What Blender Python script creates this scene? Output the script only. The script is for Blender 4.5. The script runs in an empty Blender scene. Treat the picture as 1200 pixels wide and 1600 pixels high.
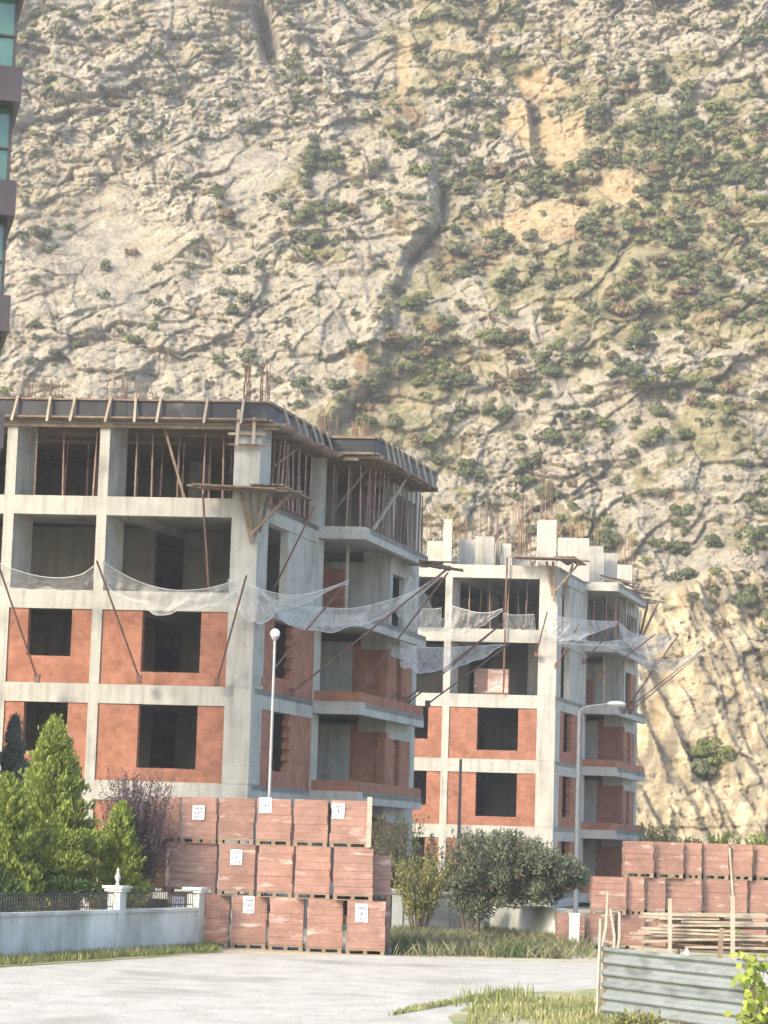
import bpy, math, random
import numpy as np
from math import sin, cos, atan, radians, pi, sqrt
from mathutils import Vector
random.seed(7)
C = bpy.context.scene
COL = C.collection

# ------------------------------------------------------------------ camera
F_PX = 3800.0; CAM_H = 2.7
ROLL = atan(.03); CR, SR = cos(ROLL), sin(ROLL)
TH = atan(517.8/F_PX); CT, ST = cos(TH), sin(TH)
cam_d = bpy.data.cameras.new('camera'); cam = bpy.data.objects.new('camera', cam_d); COL.objects.link(cam)
cam_d.sensor_fit = 'VERTICAL'; cam_d.sensor_height = 36.0; cam_d.lens = F_PX/1600*36
cam_d.clip_start = .5; cam_d.clip_end = 3000
R0 = Vector((1, 0, 0)); U0 = Vector((0, -ST, CT)); F0 = Vector((0, CT, ST))
R_ = R0*CR + U0*SR; U_ = U0*CR - R0*SR
from mathutils import Matrix
mw = Matrix((R_, U_, -F0)).transposed().to_4x4(); mw.translation = Vector((0, 0, CAM_H))
cam.matrix_world = mw
C.camera = cam
# ------------------------------------------------------------------ light
SUN_EL = radians(33); SUN_AZ = radians(228)     # azimuth from +Y clockwise: behind the camera on the left
sun_dir = Vector((sin(SUN_AZ)*cos(SUN_EL), cos(SUN_AZ)*cos(SUN_EL), sin(SUN_EL)))
W = bpy.data.worlds.new("World"); C.world = W; W.use_nodes = True
sky = W.node_tree.nodes.new('ShaderNodeTexSky'); sky.sky_type = 'NISHITA'; sky.sun_disc = False
sky.sun_elevation = SUN_EL; sky.sun_rotation = SUN_AZ; sky.dust_density = 3.0; sky.air_density = 1.0
bg = W.node_tree.nodes['Background']; bg.inputs[1].default_value = .15
W.node_tree.links.new(sky.outputs[0], bg.inputs[0])
sl = bpy.data.lights.new('sun', 'SUN'); sl.energy = 1.5; sl.angle = radians(10.0); sl.color = (1.0, .87, .62)
so = bpy.data.objects.new('sun', sl); COL.objects.link(so)
so.rotation_euler = (-sun_dir).to_track_quat('-Z', 'Y').to_euler(); so.location = (-40, -40, 60)
C.view_settings.view_transform = 'Standard'; C.view_settings.look = 'None'
C.view_settings.exposure = 1.7; C.view_settings.gamma = 1

HAZE = .0006
# ------------------------------------------------------------------ helpers
def ray(u, v):
    dx = u-600; dy = 800-v
    x = dx*CR-dy*SR; y = dx*SR+dy*CR
    return (x, -y*ST+F_PX*CT, y*CT+F_PX*ST)
def at(u, v, D):
    r = ray(u, v); k = D/r[1]
    return Vector((r[0]*k, D, CAM_H+r[2]*k))
def onz(u, v, z=0.0):
    r = ray(u, v); k = (z-CAM_H)/r[2]
    return Vector((r[0]*k, r[1]*k, z))
class MB:
    def __init__(s, fr=None): s.v = []; s.f = []; s.fr = fr
    def add(s, vs, fs):
        n = len(s.v); s.v += [tuple(s.fr(*p)) if s.fr else tuple(p) for p in vs]; s.f += [tuple(i+n for i in f) for f in fs]
        return s
    def box(s, x0, x1, y0, y1, z0, z1, j=0):
        vs = [(x0,y0,z0),(x1,y0,z0),(x1,y1,z0),(x0,y1,z0),(x0,y0,z1),(x1,y0,z1),(x1,y1,z1),(x0,y1,z1)]
        if j: vs = [(a+random.uniform(-j,j), b+random.uniform(-j,j), c+random.uniform(-j,j)) for a,b,c in vs]
        return s.add(vs, [(0,3,2,1),(4,5,6,7),(0,1,5,4),(1,2,6,5),(2,3,7,6),(3,0,4,7)])
    def bar(s, p, q, w, h):
        p = Vector(p); q = Vector(q); d = (q-p).normalized()
        up = Vector((0,0,1)) if abs(d.z) < .9 else Vector((0,1,0))
        a = d.cross(up).normalized()*w/2; b = a.cross(d).normalized()*h/2
        vs = [p-a-b, p+a-b, p+a+b, p-a+b, q-a-b, q+a-b, q+a+b, q-a+b]
        return s.add(vs, [(0,3,2,1),(4,5,6,7),(0,1,5,4),(1,2,6,5),(2,3,7,6),(3,0,4,7)])
    def tube(s, pts, r, n=8, r2=None):
        pts = [Vector(p) for p in pts]; rings = []
        for i, p in enumerate(pts):
            d = (pts[min(i+1, len(pts)-1)]-pts[max(i-1, 0)]).normalized()
            up = Vector((0,0,1)) if abs(d.z) < .9 else Vector((0,1,0))
            a = d.cross(up).normalized(); b = a.cross(d).normalized()
            t = i/max(1, len(pts)-1); rr = r+((r2 if r2 is not None else r)-r)*t
            rings.append([p+a*rr*cos(2*pi*k/n)+b*rr*sin(2*pi*k/n) for k in range(n)])
        vs = [p for R in rings for p in R]; fs = []
        for i in range(len(rings)-1):
            for k in range(n):
                fs.append((i*n+k, i*n+(k+1)%n, (i+1)*n+(k+1)%n, (i+1)*n+k))
        fs.append(tuple(range(n))[::-1]); fs.append(tuple((len(rings)-1)*n+k for k in range(n)))
        return s.add(vs, fs)
    def lathe(s, c, prof, n=12):
        c = Vector(c); vs = []; fs = []
        for r, z in prof:
            for k in range(n): vs.append(c+Vector((r*cos(2*pi*k/n), r*sin(2*pi*k/n), z)))
        for i in range(len(prof)-1):
            for k in range(n): fs.append((i*n+k, i*n+(k+1)%n, (i+1)*n+(k+1)%n, (i+1)*n+k))
        return s.add(vs, fs)
    def prism(s, poly, z0, z1):
        n = len(poly); vs = [(x, y, z0) for x, y in poly]+[(x, y, z1) for x, y in poly]
        fs = [tuple(range(n))[::-1], tuple(range(n, 2*n))]+[(i, (i+1)%n, (i+1)%n+n, i+n) for i in range(n)]
        return s.add(vs, fs)
    def build(s, name, mat, parent=None, smooth=False, origin=None):
        me = bpy.data.meshes.new(name)
        o0 = origin if origin is not None else (parent.location if parent is not None else Vector((0,0,0)))
        if parent is not None and parent.parent is not None and origin is None: o0 = parent.parent.location
        me.from_pydata([(a-o0[0], b-o0[1], c-o0[2]) for a, b, c in s.v], [], s.f)
        me.materials.append(mat)
        if smooth: me.polygons.foreach_set('use_smooth', [True]*len(me.polygons))
        o = bpy.data.objects.new(name, me); COL.objects.link(o)
        if parent is not None: o.parent = parent
        if origin is not None: o.location = origin
        return o
def tag(o, label=None, cat=None, group=None, kind=None):
    for k, x in (('label', label), ('category', cat), ('group', group), ('kind', kind)):
        if x: o[k] = x
    return o
def empty(name, loc, label, cat, group=None, rz=0):
    o = bpy.data.objects.new(name, None); COL.objects.link(o); o.location = loc; o.rotation_euler = (0,0,rz)
    o.empty_display_size = .3
    return tag(o, label, cat, group)
def copy_tree(o, parent=None):
    c = o.copy(); COL.objects.link(c); c.parent = parent
    for ch in list(o.children): copy_tree(ch, c)
    return c

# ------------------------------------------------------------------ materials
def mat(name, c1, c2, scale=1.0, rough=.85, bump=.3, bscale=None, detail=8, c3=None, s3=.3, f3=(.5,.65), stretch=(1,1,1), island=0, objrand=0, metal=0, spec=.3, coat=0, hue=None):
    m = bpy.data.materials.new(name); m.use_nodes = True; nt = m.node_tree; N = nt.nodes; L = nt.links
    b = N['Principled BSDF']; b.inputs['Roughness'].default_value = rough; b.inputs['Metallic'].default_value = metal
    b.inputs['Specular IOR Level'].default_value = spec; b.inputs['Coat Weight'].default_value = coat
    tc = N.new('ShaderNodeTexCoord'); mp = N.new('ShaderNodeMapping'); mp.inputs['Scale'].default_value = stretch
    L.new(tc.outputs['Object'], mp.inputs[0]); vec = mp.outputs[0]
    if objrand:
        oi = N.new('ShaderNodeObjectInfo'); vm = N.new('ShaderNodeVectorMath'); vm.operation = 'ADD'
        ml = N.new('ShaderNodeMath'); ml.operation = 'MULTIPLY'; ml.inputs[1].default_value = 37
        L.new(oi.outputs['Random'], ml.inputs[0]); L.new(mp.outputs[0], vm.inputs[0]); L.new(ml.outputs[0], vm.inputs[1]); vec = vm.outputs[0]
    n1 = N.new('ShaderNodeTexNoise'); n1.inputs['Scale'].default_value = scale; n1.inputs['Detail'].default_value = detail; n1.inputs['Roughness'].default_value = .65
    L.new(vec, n1.inputs['Vector'])
    cr = N.new('ShaderNodeValToRGB'); cr.color_ramp.elements[0].position = .33; cr.color_ramp.elements[1].position = .67
    cr.color_ramp.elements[0].color = (*c1, 1); cr.color_ramp.elements[1].color = (*c2, 1)
    L.new(n1.outputs[0], cr.inputs[0]); col = cr.outputs[0]
    if c3:
        n3 = N.new('ShaderNodeTexNoise'); n3.inputs['Scale'].default_value = s3; n3.inputs['Detail'].default_value = 5
        L.new(vec, n3.inputs['Vector']); r3 = N.new('ShaderNodeMapRange'); r3.inputs[1].default_value = f3[0]; r3.inputs[2].default_value = f3[1]
        L.new(n3.outputs[0], r3.inputs[0]); mx = N.new('ShaderNodeMix'); mx.data_type = 'RGBA'
        L.new(r3.outputs[0], mx.inputs[0]); L.new(col, mx.inputs[6]); mx.inputs[7].default_value = (*c3, 1); col = mx.outputs[2]
    if island or objrand:
        hs = N.new('ShaderNodeHueSaturation'); 
        if island: g = N.new('ShaderNodeNewGeometry'); src = g.outputs['Random Per Island']; amt = island
        else: src = oi.outputs['Random']; amt = objrand
        mr = N.new('ShaderNodeMapRange'); mr.inputs[3].default_value = 1-amt; mr.inputs[4].default_value = 1+amt
        L.new(src, mr.inputs[0]); L.new(mr.outputs[0], hs.inputs['Value']); L.new(col, hs.inputs['Color']); col = hs.outputs[0]
    L.new(col, b.inputs['Base Color'])
    if bump:
        n2 = N.new('ShaderNodeTexNoise'); n2.inputs['Scale'].default_value = bscale or scale*4; n2.inputs['Detail'].default_value = 8
        L.new(vec, n2.inputs['Vector']); bp = N.new('ShaderNodeBump'); bp.inputs['Strength'].default_value = bump; bp.inputs['Distance'].default_value = .05
        L.new(n2.outputs[0], bp.inputs['Height']); L.new(bp.outputs[0], b.inputs['Normal'])
    return m
def brick_mat(name, ca, cb, mort, bw=.2, bh=.19, wrap=False, objrand=0):
    m = bpy.data.materials.new(name); m.use_nodes = True; nt = m.node_tree; N = nt.nodes; L = nt.links
    b = N['Principled BSDF']; b.inputs['Roughness'].default_value = .9; b.inputs['Specular IOR Level'].default_value = .2
    tc = N.new('ShaderNodeTexCoord'); sx = N.new('ShaderNodeSeparateXYZ'); L.new(tc.outputs['Object'], sx.inputs[0])
    ad = N.new('ShaderNodeMath'); L.new(sx.outputs[0], ad.inputs[0]); L.new(sx.outputs[1], ad.inputs[1])
    cb_ = N.new('ShaderNodeCombineXYZ'); L.new(ad.outputs[0], cb_.inputs[0]); L.new(sx.outputs[2], cb_.inputs[1])
    br = N.new('ShaderNodeTexBrick'); L.new(cb_.outputs[0], br.inputs['Vector'])
    br.inputs['Scale'].default_value = 1; br.inputs['Brick Width'].default_value = bw; br.inputs['Row Height'].default_value = bh
    br.inputs['Mortar Size'].default_value = .012; br.inputs['Mortar Smooth'].default_value = .3
    br.inputs['Color1'].default_value = (*ca, 1); br.inputs['Color2'].default_value = (*cb, 1); br.inputs['Mortar'].default_value = (*mort, 1)
    oi = N.new('ShaderNodeObjectInfo'); ml = N.new('ShaderNodeMath'); ml.operation = 'MULTIPLY'; ml.inputs[1].default_value = 41
    L.new(oi.outputs['Random'], ml.inputs[0]); vm = N.new('ShaderNodeVectorMath'); L.new(tc.outputs['Object'], vm.inputs[0]); L.new(ml.outputs[0], vm.inputs[1])
    n = N.new('ShaderNodeTexNoise'); n.inputs['Scale'].default_value = 1.6; n.inputs['Detail'].default_value = 8; n.inputs['Roughness'].default_value = .7; L.new(vm.outputs[0], n.inputs['Vector'])
    mr = N.new('ShaderNodeMapRange'); mr.inputs[1].default_value = .3; mr.inputs[2].default_value = .7; mr.inputs[3].default_value = .72; mr.inputs[4].default_value = 1.3
    L.new(n.outputs[0], mr.inputs[0]); hs = N.new('ShaderNodeHueSaturation'); L.new(br.outputs[0], hs.inputs['Color'])
    if objrand:
        m2 = N.new('ShaderNodeMapRange'); m2.inputs[3].default_value = 1-objrand; m2.inputs[4].default_value = 1+objrand; L.new(oi.outputs['Random'], m2.inputs[0])
        mm = N.new('ShaderNodeMath'); mm.operation = 'MULTIPLY'; L.new(m2.outputs[0], mm.inputs[0]); L.new(mr.outputs[0], mm.inputs[1]); L.new(mm.outputs[0], hs.inputs['Value'])
    else: L.new(mr.outputs[0], hs.inputs['Value'])
    col = hs.outputs[0]
    # mortar smears / scattered pale or dark blocks; wrapped packs: film glints painted pale
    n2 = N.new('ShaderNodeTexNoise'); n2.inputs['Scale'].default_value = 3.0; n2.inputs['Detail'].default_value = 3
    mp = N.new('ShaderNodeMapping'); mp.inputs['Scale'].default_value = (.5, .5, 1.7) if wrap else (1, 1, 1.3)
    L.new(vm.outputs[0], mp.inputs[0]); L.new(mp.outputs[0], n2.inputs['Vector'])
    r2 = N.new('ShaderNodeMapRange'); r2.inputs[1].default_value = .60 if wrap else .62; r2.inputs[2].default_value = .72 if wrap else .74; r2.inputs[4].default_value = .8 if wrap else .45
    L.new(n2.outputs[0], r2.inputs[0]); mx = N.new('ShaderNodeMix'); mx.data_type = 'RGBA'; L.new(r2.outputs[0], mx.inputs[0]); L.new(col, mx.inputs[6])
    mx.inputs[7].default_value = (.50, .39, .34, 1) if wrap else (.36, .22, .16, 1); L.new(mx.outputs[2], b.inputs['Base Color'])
    bp = N.new('ShaderNodeBump'); bp.inputs['Strength'].default_value = .5; bp.inputs['Distance'].default_value = .02
    L.new(n.outputs[0] if wrap else br.outputs['Fac'], bp.inputs['Height']); bp.invert = not wrap
    L.new(bp.outputs[0], b.inputs['Normal'])
    if wrap:
        b.inputs['Coat Weight'].default_value = 1.0; b.inputs['Coat Roughness'].default_value = .16
        nb = N.new('ShaderNodeTexNoise'); nb.inputs['Scale'].default_value = 5; nb.inputs['Detail'].default_value = 4; L.new(mp.outputs[0], nb.inputs['Vector'])
        b2 = N.new('ShaderNodeBump'); b2.inputs['Strength'].default_value = .9; b2.inputs['Distance'].default_value = .06; L.new(nb.outputs[0], b2.inputs['Height']); L.new(b2.outputs[0], b.inputs['Coat Normal'])
    return m
def concrete_mat(name, c1, c2, dark):
    m = mat(name, c1, c2, .9, .92, .25, 6, c3=dark, s3=.9, f3=(.47,.72), spec=.2)
    nt = m.node_tree; N = nt.nodes; L = nt.links; b = N['Principled BSDF']
    src = b.inputs['Base Color'].links[0].from_socket
    tc = N.new('ShaderNodeTexCoord')
    # shuttering panel joints and rain streaks
    sx = N.new('ShaderNodeSeparateXYZ'); L.new(tc.outputs['Object'], sx.inputs[0]); ad = N.new('ShaderNodeMath'); L.new(sx.outputs[0], ad.inputs[0]); L.new(sx.outputs[1], ad.inputs[1])
    cc = N.new('ShaderNodeCombineXYZ'); L.new(ad.outputs[0], cc.inputs[0]); L.new(sx.outputs[2], cc.inputs[1])
    br = N.new('ShaderNodeTexBrick'); L.new(cc.outputs[0], br.inputs['Vector']); br.inputs['Scale'].default_value = 1
    br.inputs['Brick Width'].default_value = 2.1; br.inputs['Row Height'].default_value = 1.24; br.inputs['Mortar Size'].default_value = .012; br.inputs['Mortar Smooth'].default_value = .6
    br.inputs['Color1'].default_value = (1,1,1,1); br.inputs['Color2'].default_value = (.86,.86,.87,1); br.inputs['Mortar'].default_value = (.62,.61,.58,1)
    m1 = N.new('ShaderNodeMix'); m1.data_type = 'RGBA'; m1.blend_type = 'MULTIPLY'; m1.inputs[0].default_value = .38; L.new(src, m1.inputs[6]); L.new(br.outputs[0], m1.inputs[7])
    mp = N.new('ShaderNodeMapping'); mp.inputs['Scale'].default_value = (5, 5, .35); L.new(tc.outputs['Object'], mp.inputs[0])
    n = N.new('ShaderNodeTexNoise'); n.inputs['Scale'].default_value = 1.2; n.inputs['Detail'].default_value = 6; L.new(mp.outputs[0], n.inputs['Vector'])
    mr = N.new('ShaderNodeMapRange'); mr.inputs[1].default_value = .45; mr.inputs[2].default_value = .75; mr.inputs[3].default_value = 1; mr.inputs[4].default_value = .62; L.new(n.outputs[0], mr.inputs[0])
    m2 = N.new('ShaderNodeMix'); m2.data_type = 'RGBA'; m2.blend_type = 'MULTIPLY'; m2.inputs[0].default_value = .7; L.new(m1.outputs[2], m2.inputs[6]); L.new(mr.outputs[0], m2.inputs[7])
    L.new(m2.outputs[2], b.inputs['Base Color'])
    return m
M_CON = concrete_mat('concrete', (.35,.35,.32), (.50,.495,.45), (.26,.255,.235))
M_DIM = concrete_mat('shade_toned_concrete', (.15,.15,.14), (.24,.24,.22), (.11,.11,.10))  # concrete copy with the shade of the interiors put into its colour
M_CONF = concrete_mat('pale_concrete', (.37,.36,.325), (.53,.52,.47), (.28,.27,.245))
M_BRICK = brick_mat('hollow_brick_wall', (.255,.108,.067), (.32,.145,.097), (.275,.15,.11))
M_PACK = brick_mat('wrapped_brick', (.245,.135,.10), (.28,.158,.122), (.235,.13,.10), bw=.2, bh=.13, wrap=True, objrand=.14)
M_WOOD = mat('weathered_timber', (.15,.11,.08), (.26,.20,.15), 3, .9, .3, c3=(.14,.11,.08), s3=2, island=.3)
M_PALE = mat('pale_timber', (.25,.22,.18), (.42,.37,.30), 3, .9, .3, c3=(.28,.22,.16), s3=1.5, island=.3)
M_FILM = mat('black_film_plywood', (.018,.02,.025), (.05,.052,.06), 1.2, .55, .15, c3=(.16,.15,.14), s3=1.0, f3=(.6,.8), island=.3)
M_PROP = mat('rusty_prop_steel', (.17,.10,.08), (.30,.22,.19), 4, .7, .1, objrand=.35)
M_POLE = mat('rusty_pole_steel', (.09,.05,.04), (.18,.10,.08), 3, .75, .1)
M_REBAR = mat('rebar_rust', (.14,.09,.06), (.24,.16,.11), 6, .85, 0)
M_STEEL = mat('galvanised_pole', (.27,.28,.29), (.36,.37,.38), 2, .55, .05, metal=.2)
M_WHITE = mat('white_paint', (.72,.72,.72), (.82,.82,.82), 4, .5, .05)
M_PAPER = mat('label_paper', (.66,.66,.74), (.80,.80,.84), 6, .8, .1)
M_INK = mat('label_ink', (.05,.05,.10), (.12,.12,.18), 6, .8, 0)
M_STUCCO = mat('pale_render', (.46,.49,.48), (.64,.66,.64), .7, .9, .2, 9, c3=(.30,.32,.29), s3=.8, f3=(.44,.68), stretch=(1,1,.5))
M_IRON = mat('dark_iron', (.03,.03,.035), (.06,.06,.07), 3, .6, 0)
M_ZINC = mat('zinc_sheet', (.17,.20,.21), (.25,.28,.285), .9, .45, .05, c3=(.13,.14,.135), s3=1.4, metal=.35, stretch=(1,1,3))
M_SOIL = mat('dry_earth', (.30,.27,.20), (.42,.39,.31), .5, .95, .4, 3, c3=(.16,.19,.08), s3=.2)
M_ROAD = mat('dusty_road', (.30,.288,.262), (.42,.405,.375), 1.3, .95, .5, 9, 12, c3=(.23,.22,.195), s3=.35, f3=(.54,.72), stretch=(1,.8,1))
M_TURF = mat('grass_soil', (.13,.15,.06), (.26,.26,.13), .9, .95, .5, 7, c3=(.34,.31,.22), s3=.5)
M_CLAD = mat('grey_cladding', (.045,.038,.045), (.065,.056,.065), .6, .4, .02)
def glass_mat():
    m = mat('green_curtain_glass', (.02,.07,.055), (.06,.15,.12), .5, .08, 0, stretch=(1,1,.3)); m.node_tree.nodes['Principled BSDF'].inputs['Specular IOR Level'].default_value = .9
    return m
M_GLASS = glass_mat()
M_TARP = mat('white_tarp', (.62,.64,.70), (.75,.76,.80), 3, .6, .5, 5)
def net_mat():
    m = bpy.data.materials.new('safety_net_mesh'); m.use_nodes = True; nt = m.node_tree; N = nt.nodes; L = nt.links
    out = N['Material Output']; N.remove(N['Principled BSDF'])
    tr = N.new('ShaderNodeBsdfTransparent'); df = N.new('ShaderNodeBsdfDiffuse'); tl = N.new('ShaderNodeBsdfTranslucent')
    df.inputs[0].default_value = (.70,.70,.68,1); tl.inputs[0].default_value = (.62,.62,.6,1)
    m1 = N.new('ShaderNodeMixShader'); m1.inputs[0].default_value = .35; L.new(df.outputs[0], m1.inputs[1]); L.new(tl.outputs[0], m1.inputs[2])
    tc = N.new('ShaderNodeTexCoord'); n = N.new('ShaderNodeTexNoise'); n.inputs['Scale'].default_value = 2.2; n.inputs['Detail'].default_value = 8; n.inputs['Roughness'].default_value = .75; n.inputs['Distortion'].default_value = 1.2
    L.new(tc.outputs['Object'], n.inputs['Vector'])
    # woven mesh: fine threads in two directions
    mr = N.new('ShaderNodeMapRange'); mr.inputs[1].default_value = .3; mr.inputs[2].default_value = .72; mr.inputs[3].default_value = .16; mr.inputs[4].default_value = .68; L.new(n.outputs[0], mr.inputs[0])
    m2 = N.new('ShaderNodeMixShader'); L.new(mr.outputs[0], m2.inputs[0]); L.new(tr.outputs[0], m2.inputs[1]); L.new(m1.outputs[0], m2.inputs[2])
    L.new(m2.outputs[0], out.inputs[0]); return m
M_NET = net_mat()
M_NETROPE = mat('net_rope', (.55,.56,.58), (.7,.7,.72), 4, .8, 0)
def leaf_mat(name, c1, c2, sc=2.0, island=.4, c3=None, s3=1.0, f3=(.5,.65), trans=.25):
    m = mat(name, c1, c2, sc, .7, 0, island=island, c3=c3, s3=s3, f3=f3, spec=.2)
    nt = m.node_tree; N = nt.nodes; L = nt.links; b = N['Principled BSDF']; out = N['Material Output']
    tl = N.new('ShaderNodeBsdfTranslucent'); mx = N.new('ShaderNodeMixShader'); mx.inputs[0].default_value = trans
    L.new(b.inputs['Base Color'].links[0].from_socket, tl.inputs[0]); L.new(b.outputs[0], mx.inputs[1]); L.new(tl.outputs[0], mx.inputs[2]); L.new(mx.outputs[0], out.inputs[0])
    return m
M_THUJA = leaf_mat('bright_conifer_leaf', (.13,.19,.04), (.29,.34,.08), 1.6, .4)
M_THUJA2 = leaf_mat('deep_conifer_leaf', (.035,.07,.025), (.08,.13,.04), 1.6, .4)
M_SPRUCE = leaf_mat('blue_conifer_leaf', (.075,.10,.08), (.15,.18,.15), 2, .35)
M_PLUM = leaf_mat('purple_leaf', (.045,.035,.05), (.12,.095,.125), 2, .4)
M_OLIVE = leaf_mat('olive_leaf', (.085,.105,.065), (.19,.21,.14), 1.8, .45)
M_WEED = leaf_mat('dry_weed_leaf', (.14,.145,.08), (.26,.255,.15), .8, .35, c3=(.09,.12,.05), s3=.7)
M_YEL = leaf_mat('yellow_green_leaf', (.16,.18,.06), (.31,.30,.11), 2, .4)
M_VINE = leaf_mat('vine_leaf', (.16,.22,.04), (.34,.38,.08), 1.2, .4)
M_BLADE = leaf_mat('grass_blade', (.12,.145,.05), (.27,.28,.12), .7, .45, c3=(.34,.31,.16), s3=.8)
M_BARK = mat('bark', (.09,.07,.05), (.19,.15,.12), 5, .95, .4)

# ------------------------------------------------------------------ mountain (a real slope 170 to 320 m away)
def hsh(ix, iy, s):
    h = (ix.astype(np.int64)*374761393 + iy.astype(np.int64)*668265263 + s*974634777) & 0xffffffff
    h = ((h ^ (h >> 13))*1274126177) & 0xffffffff
    h = (h ^ (h >> 16)) & 0xffffffff
    return h.astype(np.float64)/4294967295.0
def vn(x, y, s=0):
    ix = np.floor(x); iy = np.floor(y); fx = x-ix; fy = y-iy
    fx = fx*fx*fx*(fx*(fx*6-15)+10); fy = fy*fy*fy*(fy*(fy*6-15)+10)
    a = hsh(ix, iy, s); b = hsh(ix+1, iy, s); c = hsh(ix, iy+1, s); d = hsh(ix+1, iy+1, s)
    return (a*(1-fx)+b*fx)*(1-fy)+(c*(1-fx)+d*fx)*fy
def fbm(x, y, o=5, s=0, g=.5):
    r = 0; a = 1; t = 0
    for i in range(o):
        r = r+a*vn(x*2**i+i*17.3, y*2**i-i*9.1, s+i); t += a; a *= g
    return r/t
def worley(x, y, s=0):
    ix = np.floor(x); iy = np.floor(y); f1 = np.full(x.shape, 9.0); f2 = np.full(x.shape, 9.0); cid = np.zeros(x.shape)
    for i in (-1, 0, 1):
        for j in (-1, 0, 1):
            cx = ix+i; cy = iy+j
            px = cx+hsh(cx, cy, s); py = cy+hsh(cx, cy, s+51)
            d = np.hypot(px-x, py-y); k = d < f1
            f2 = np.where(k, f1, np.minimum(f2, d)); cid = np.where(k, hsh(cx, cy, s+99), cid); f1 = np.where(k, d, f1)
    return f1, f2, cid
def facet(x, y, s=0):
    """angular blocks: every cell is a tilted plane at its own height"""
    ix = np.floor(x); iy = np.floor(y); f1 = np.full(x.shape, 9.0); f2 = np.full(x.shape, 9.0); h = np.zeros(x.shape)
    for i in (-1, 0, 1):
        for j in (-1, 0, 1):
            cx = ix+i; cy = iy+j
            ox = x-cx-hsh(cx, cy, s); oy = y-cy-hsh(cx, cy, s+51); d = np.hypot(ox, oy); k = d < f1
            f2 = np.where(k, f1, np.minimum(f2, d))
            h = np.where(k, hsh(cx, cy, s+99)-.5+(hsh(cx, cy, s+7)-.5)*1.6*ox+(hsh(cx, cy, s+8)-.72)*1.5*oy, h); f1 = np.where(k, d, f1)
    return h, np.exp(-((f2-f1)/.10)**2)
def smooth(e0, e1, x):
    t = np.clip((x-e0)/(e1-e0), 0, 1); return t*t*(3-2*t)
def proj(X, Y, Z):
    z = Z-CAM_H; zz = Y*CT+z*ST; yy = (-Y*ST+z*CT)*F_PX/zz; xx = X*F_PX/zz
    return 600+xx*CR+yy*SR, 800-(-xx*SR+yy*CR)
DENS = [[15,10,12,10,10,15,50,40,22,25,22,20],[18,12,12,14,14,14,34,18,60,65,55,50],[12,10,12,12,22,20,30,32,60,78,62,50],
        [8,3,6,20,28,12,22,35,20,72,65,55],[6,14,10,10,9,7,38,28,48,62,65,52],[16,9,6,6,6,14,52,42,32,34,34,42],
        [4,3,3,3,10,48,42,36,28,26,42,42],[3,3,3,3,5,20,20,28,40,24,24,28],[3,3,3,3,3,3,20,28,30,45,34,34],
        [0,0,0,0,0,0,10,10,10,25,18,16],[0,0,0,0,0,0,0,0,0,3,5,8],[0,0,0,0,0,0,0,0,0,2,7,5],[0,0,0,0,0,0,0,0,0,2,8,5],[0]*12,[0]*12,[0]*12]
DENS = np.array(DENS, float)/100; DENS[:7, :6] *= 1.5
def dens(u, v):
    x = np.clip(u/100-.5, 0, 10.999); y = np.clip(v/100-.5, 0, 14.999); ix = x.astype(int); iy = y.astype(int); fx = x-ix; fy = y-iy
    return (DENS[iy, ix]*(1-fx)+DENS[iy, ix+1]*fx)*(1-fy)+(DENS[iy+1, ix]*(1-fx)+DENS[iy+1, ix+1]*fx)*fy
CLAY = [(830,345,75,32,-.25),(885,215,38,40,.4),(850,122,40,16,.3),(965,300,38,26,.3),(828,190,40,40,.5),(700,70,26,8,.1),(630,100,10,40,0),(770,55,14,10,0)]
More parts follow.
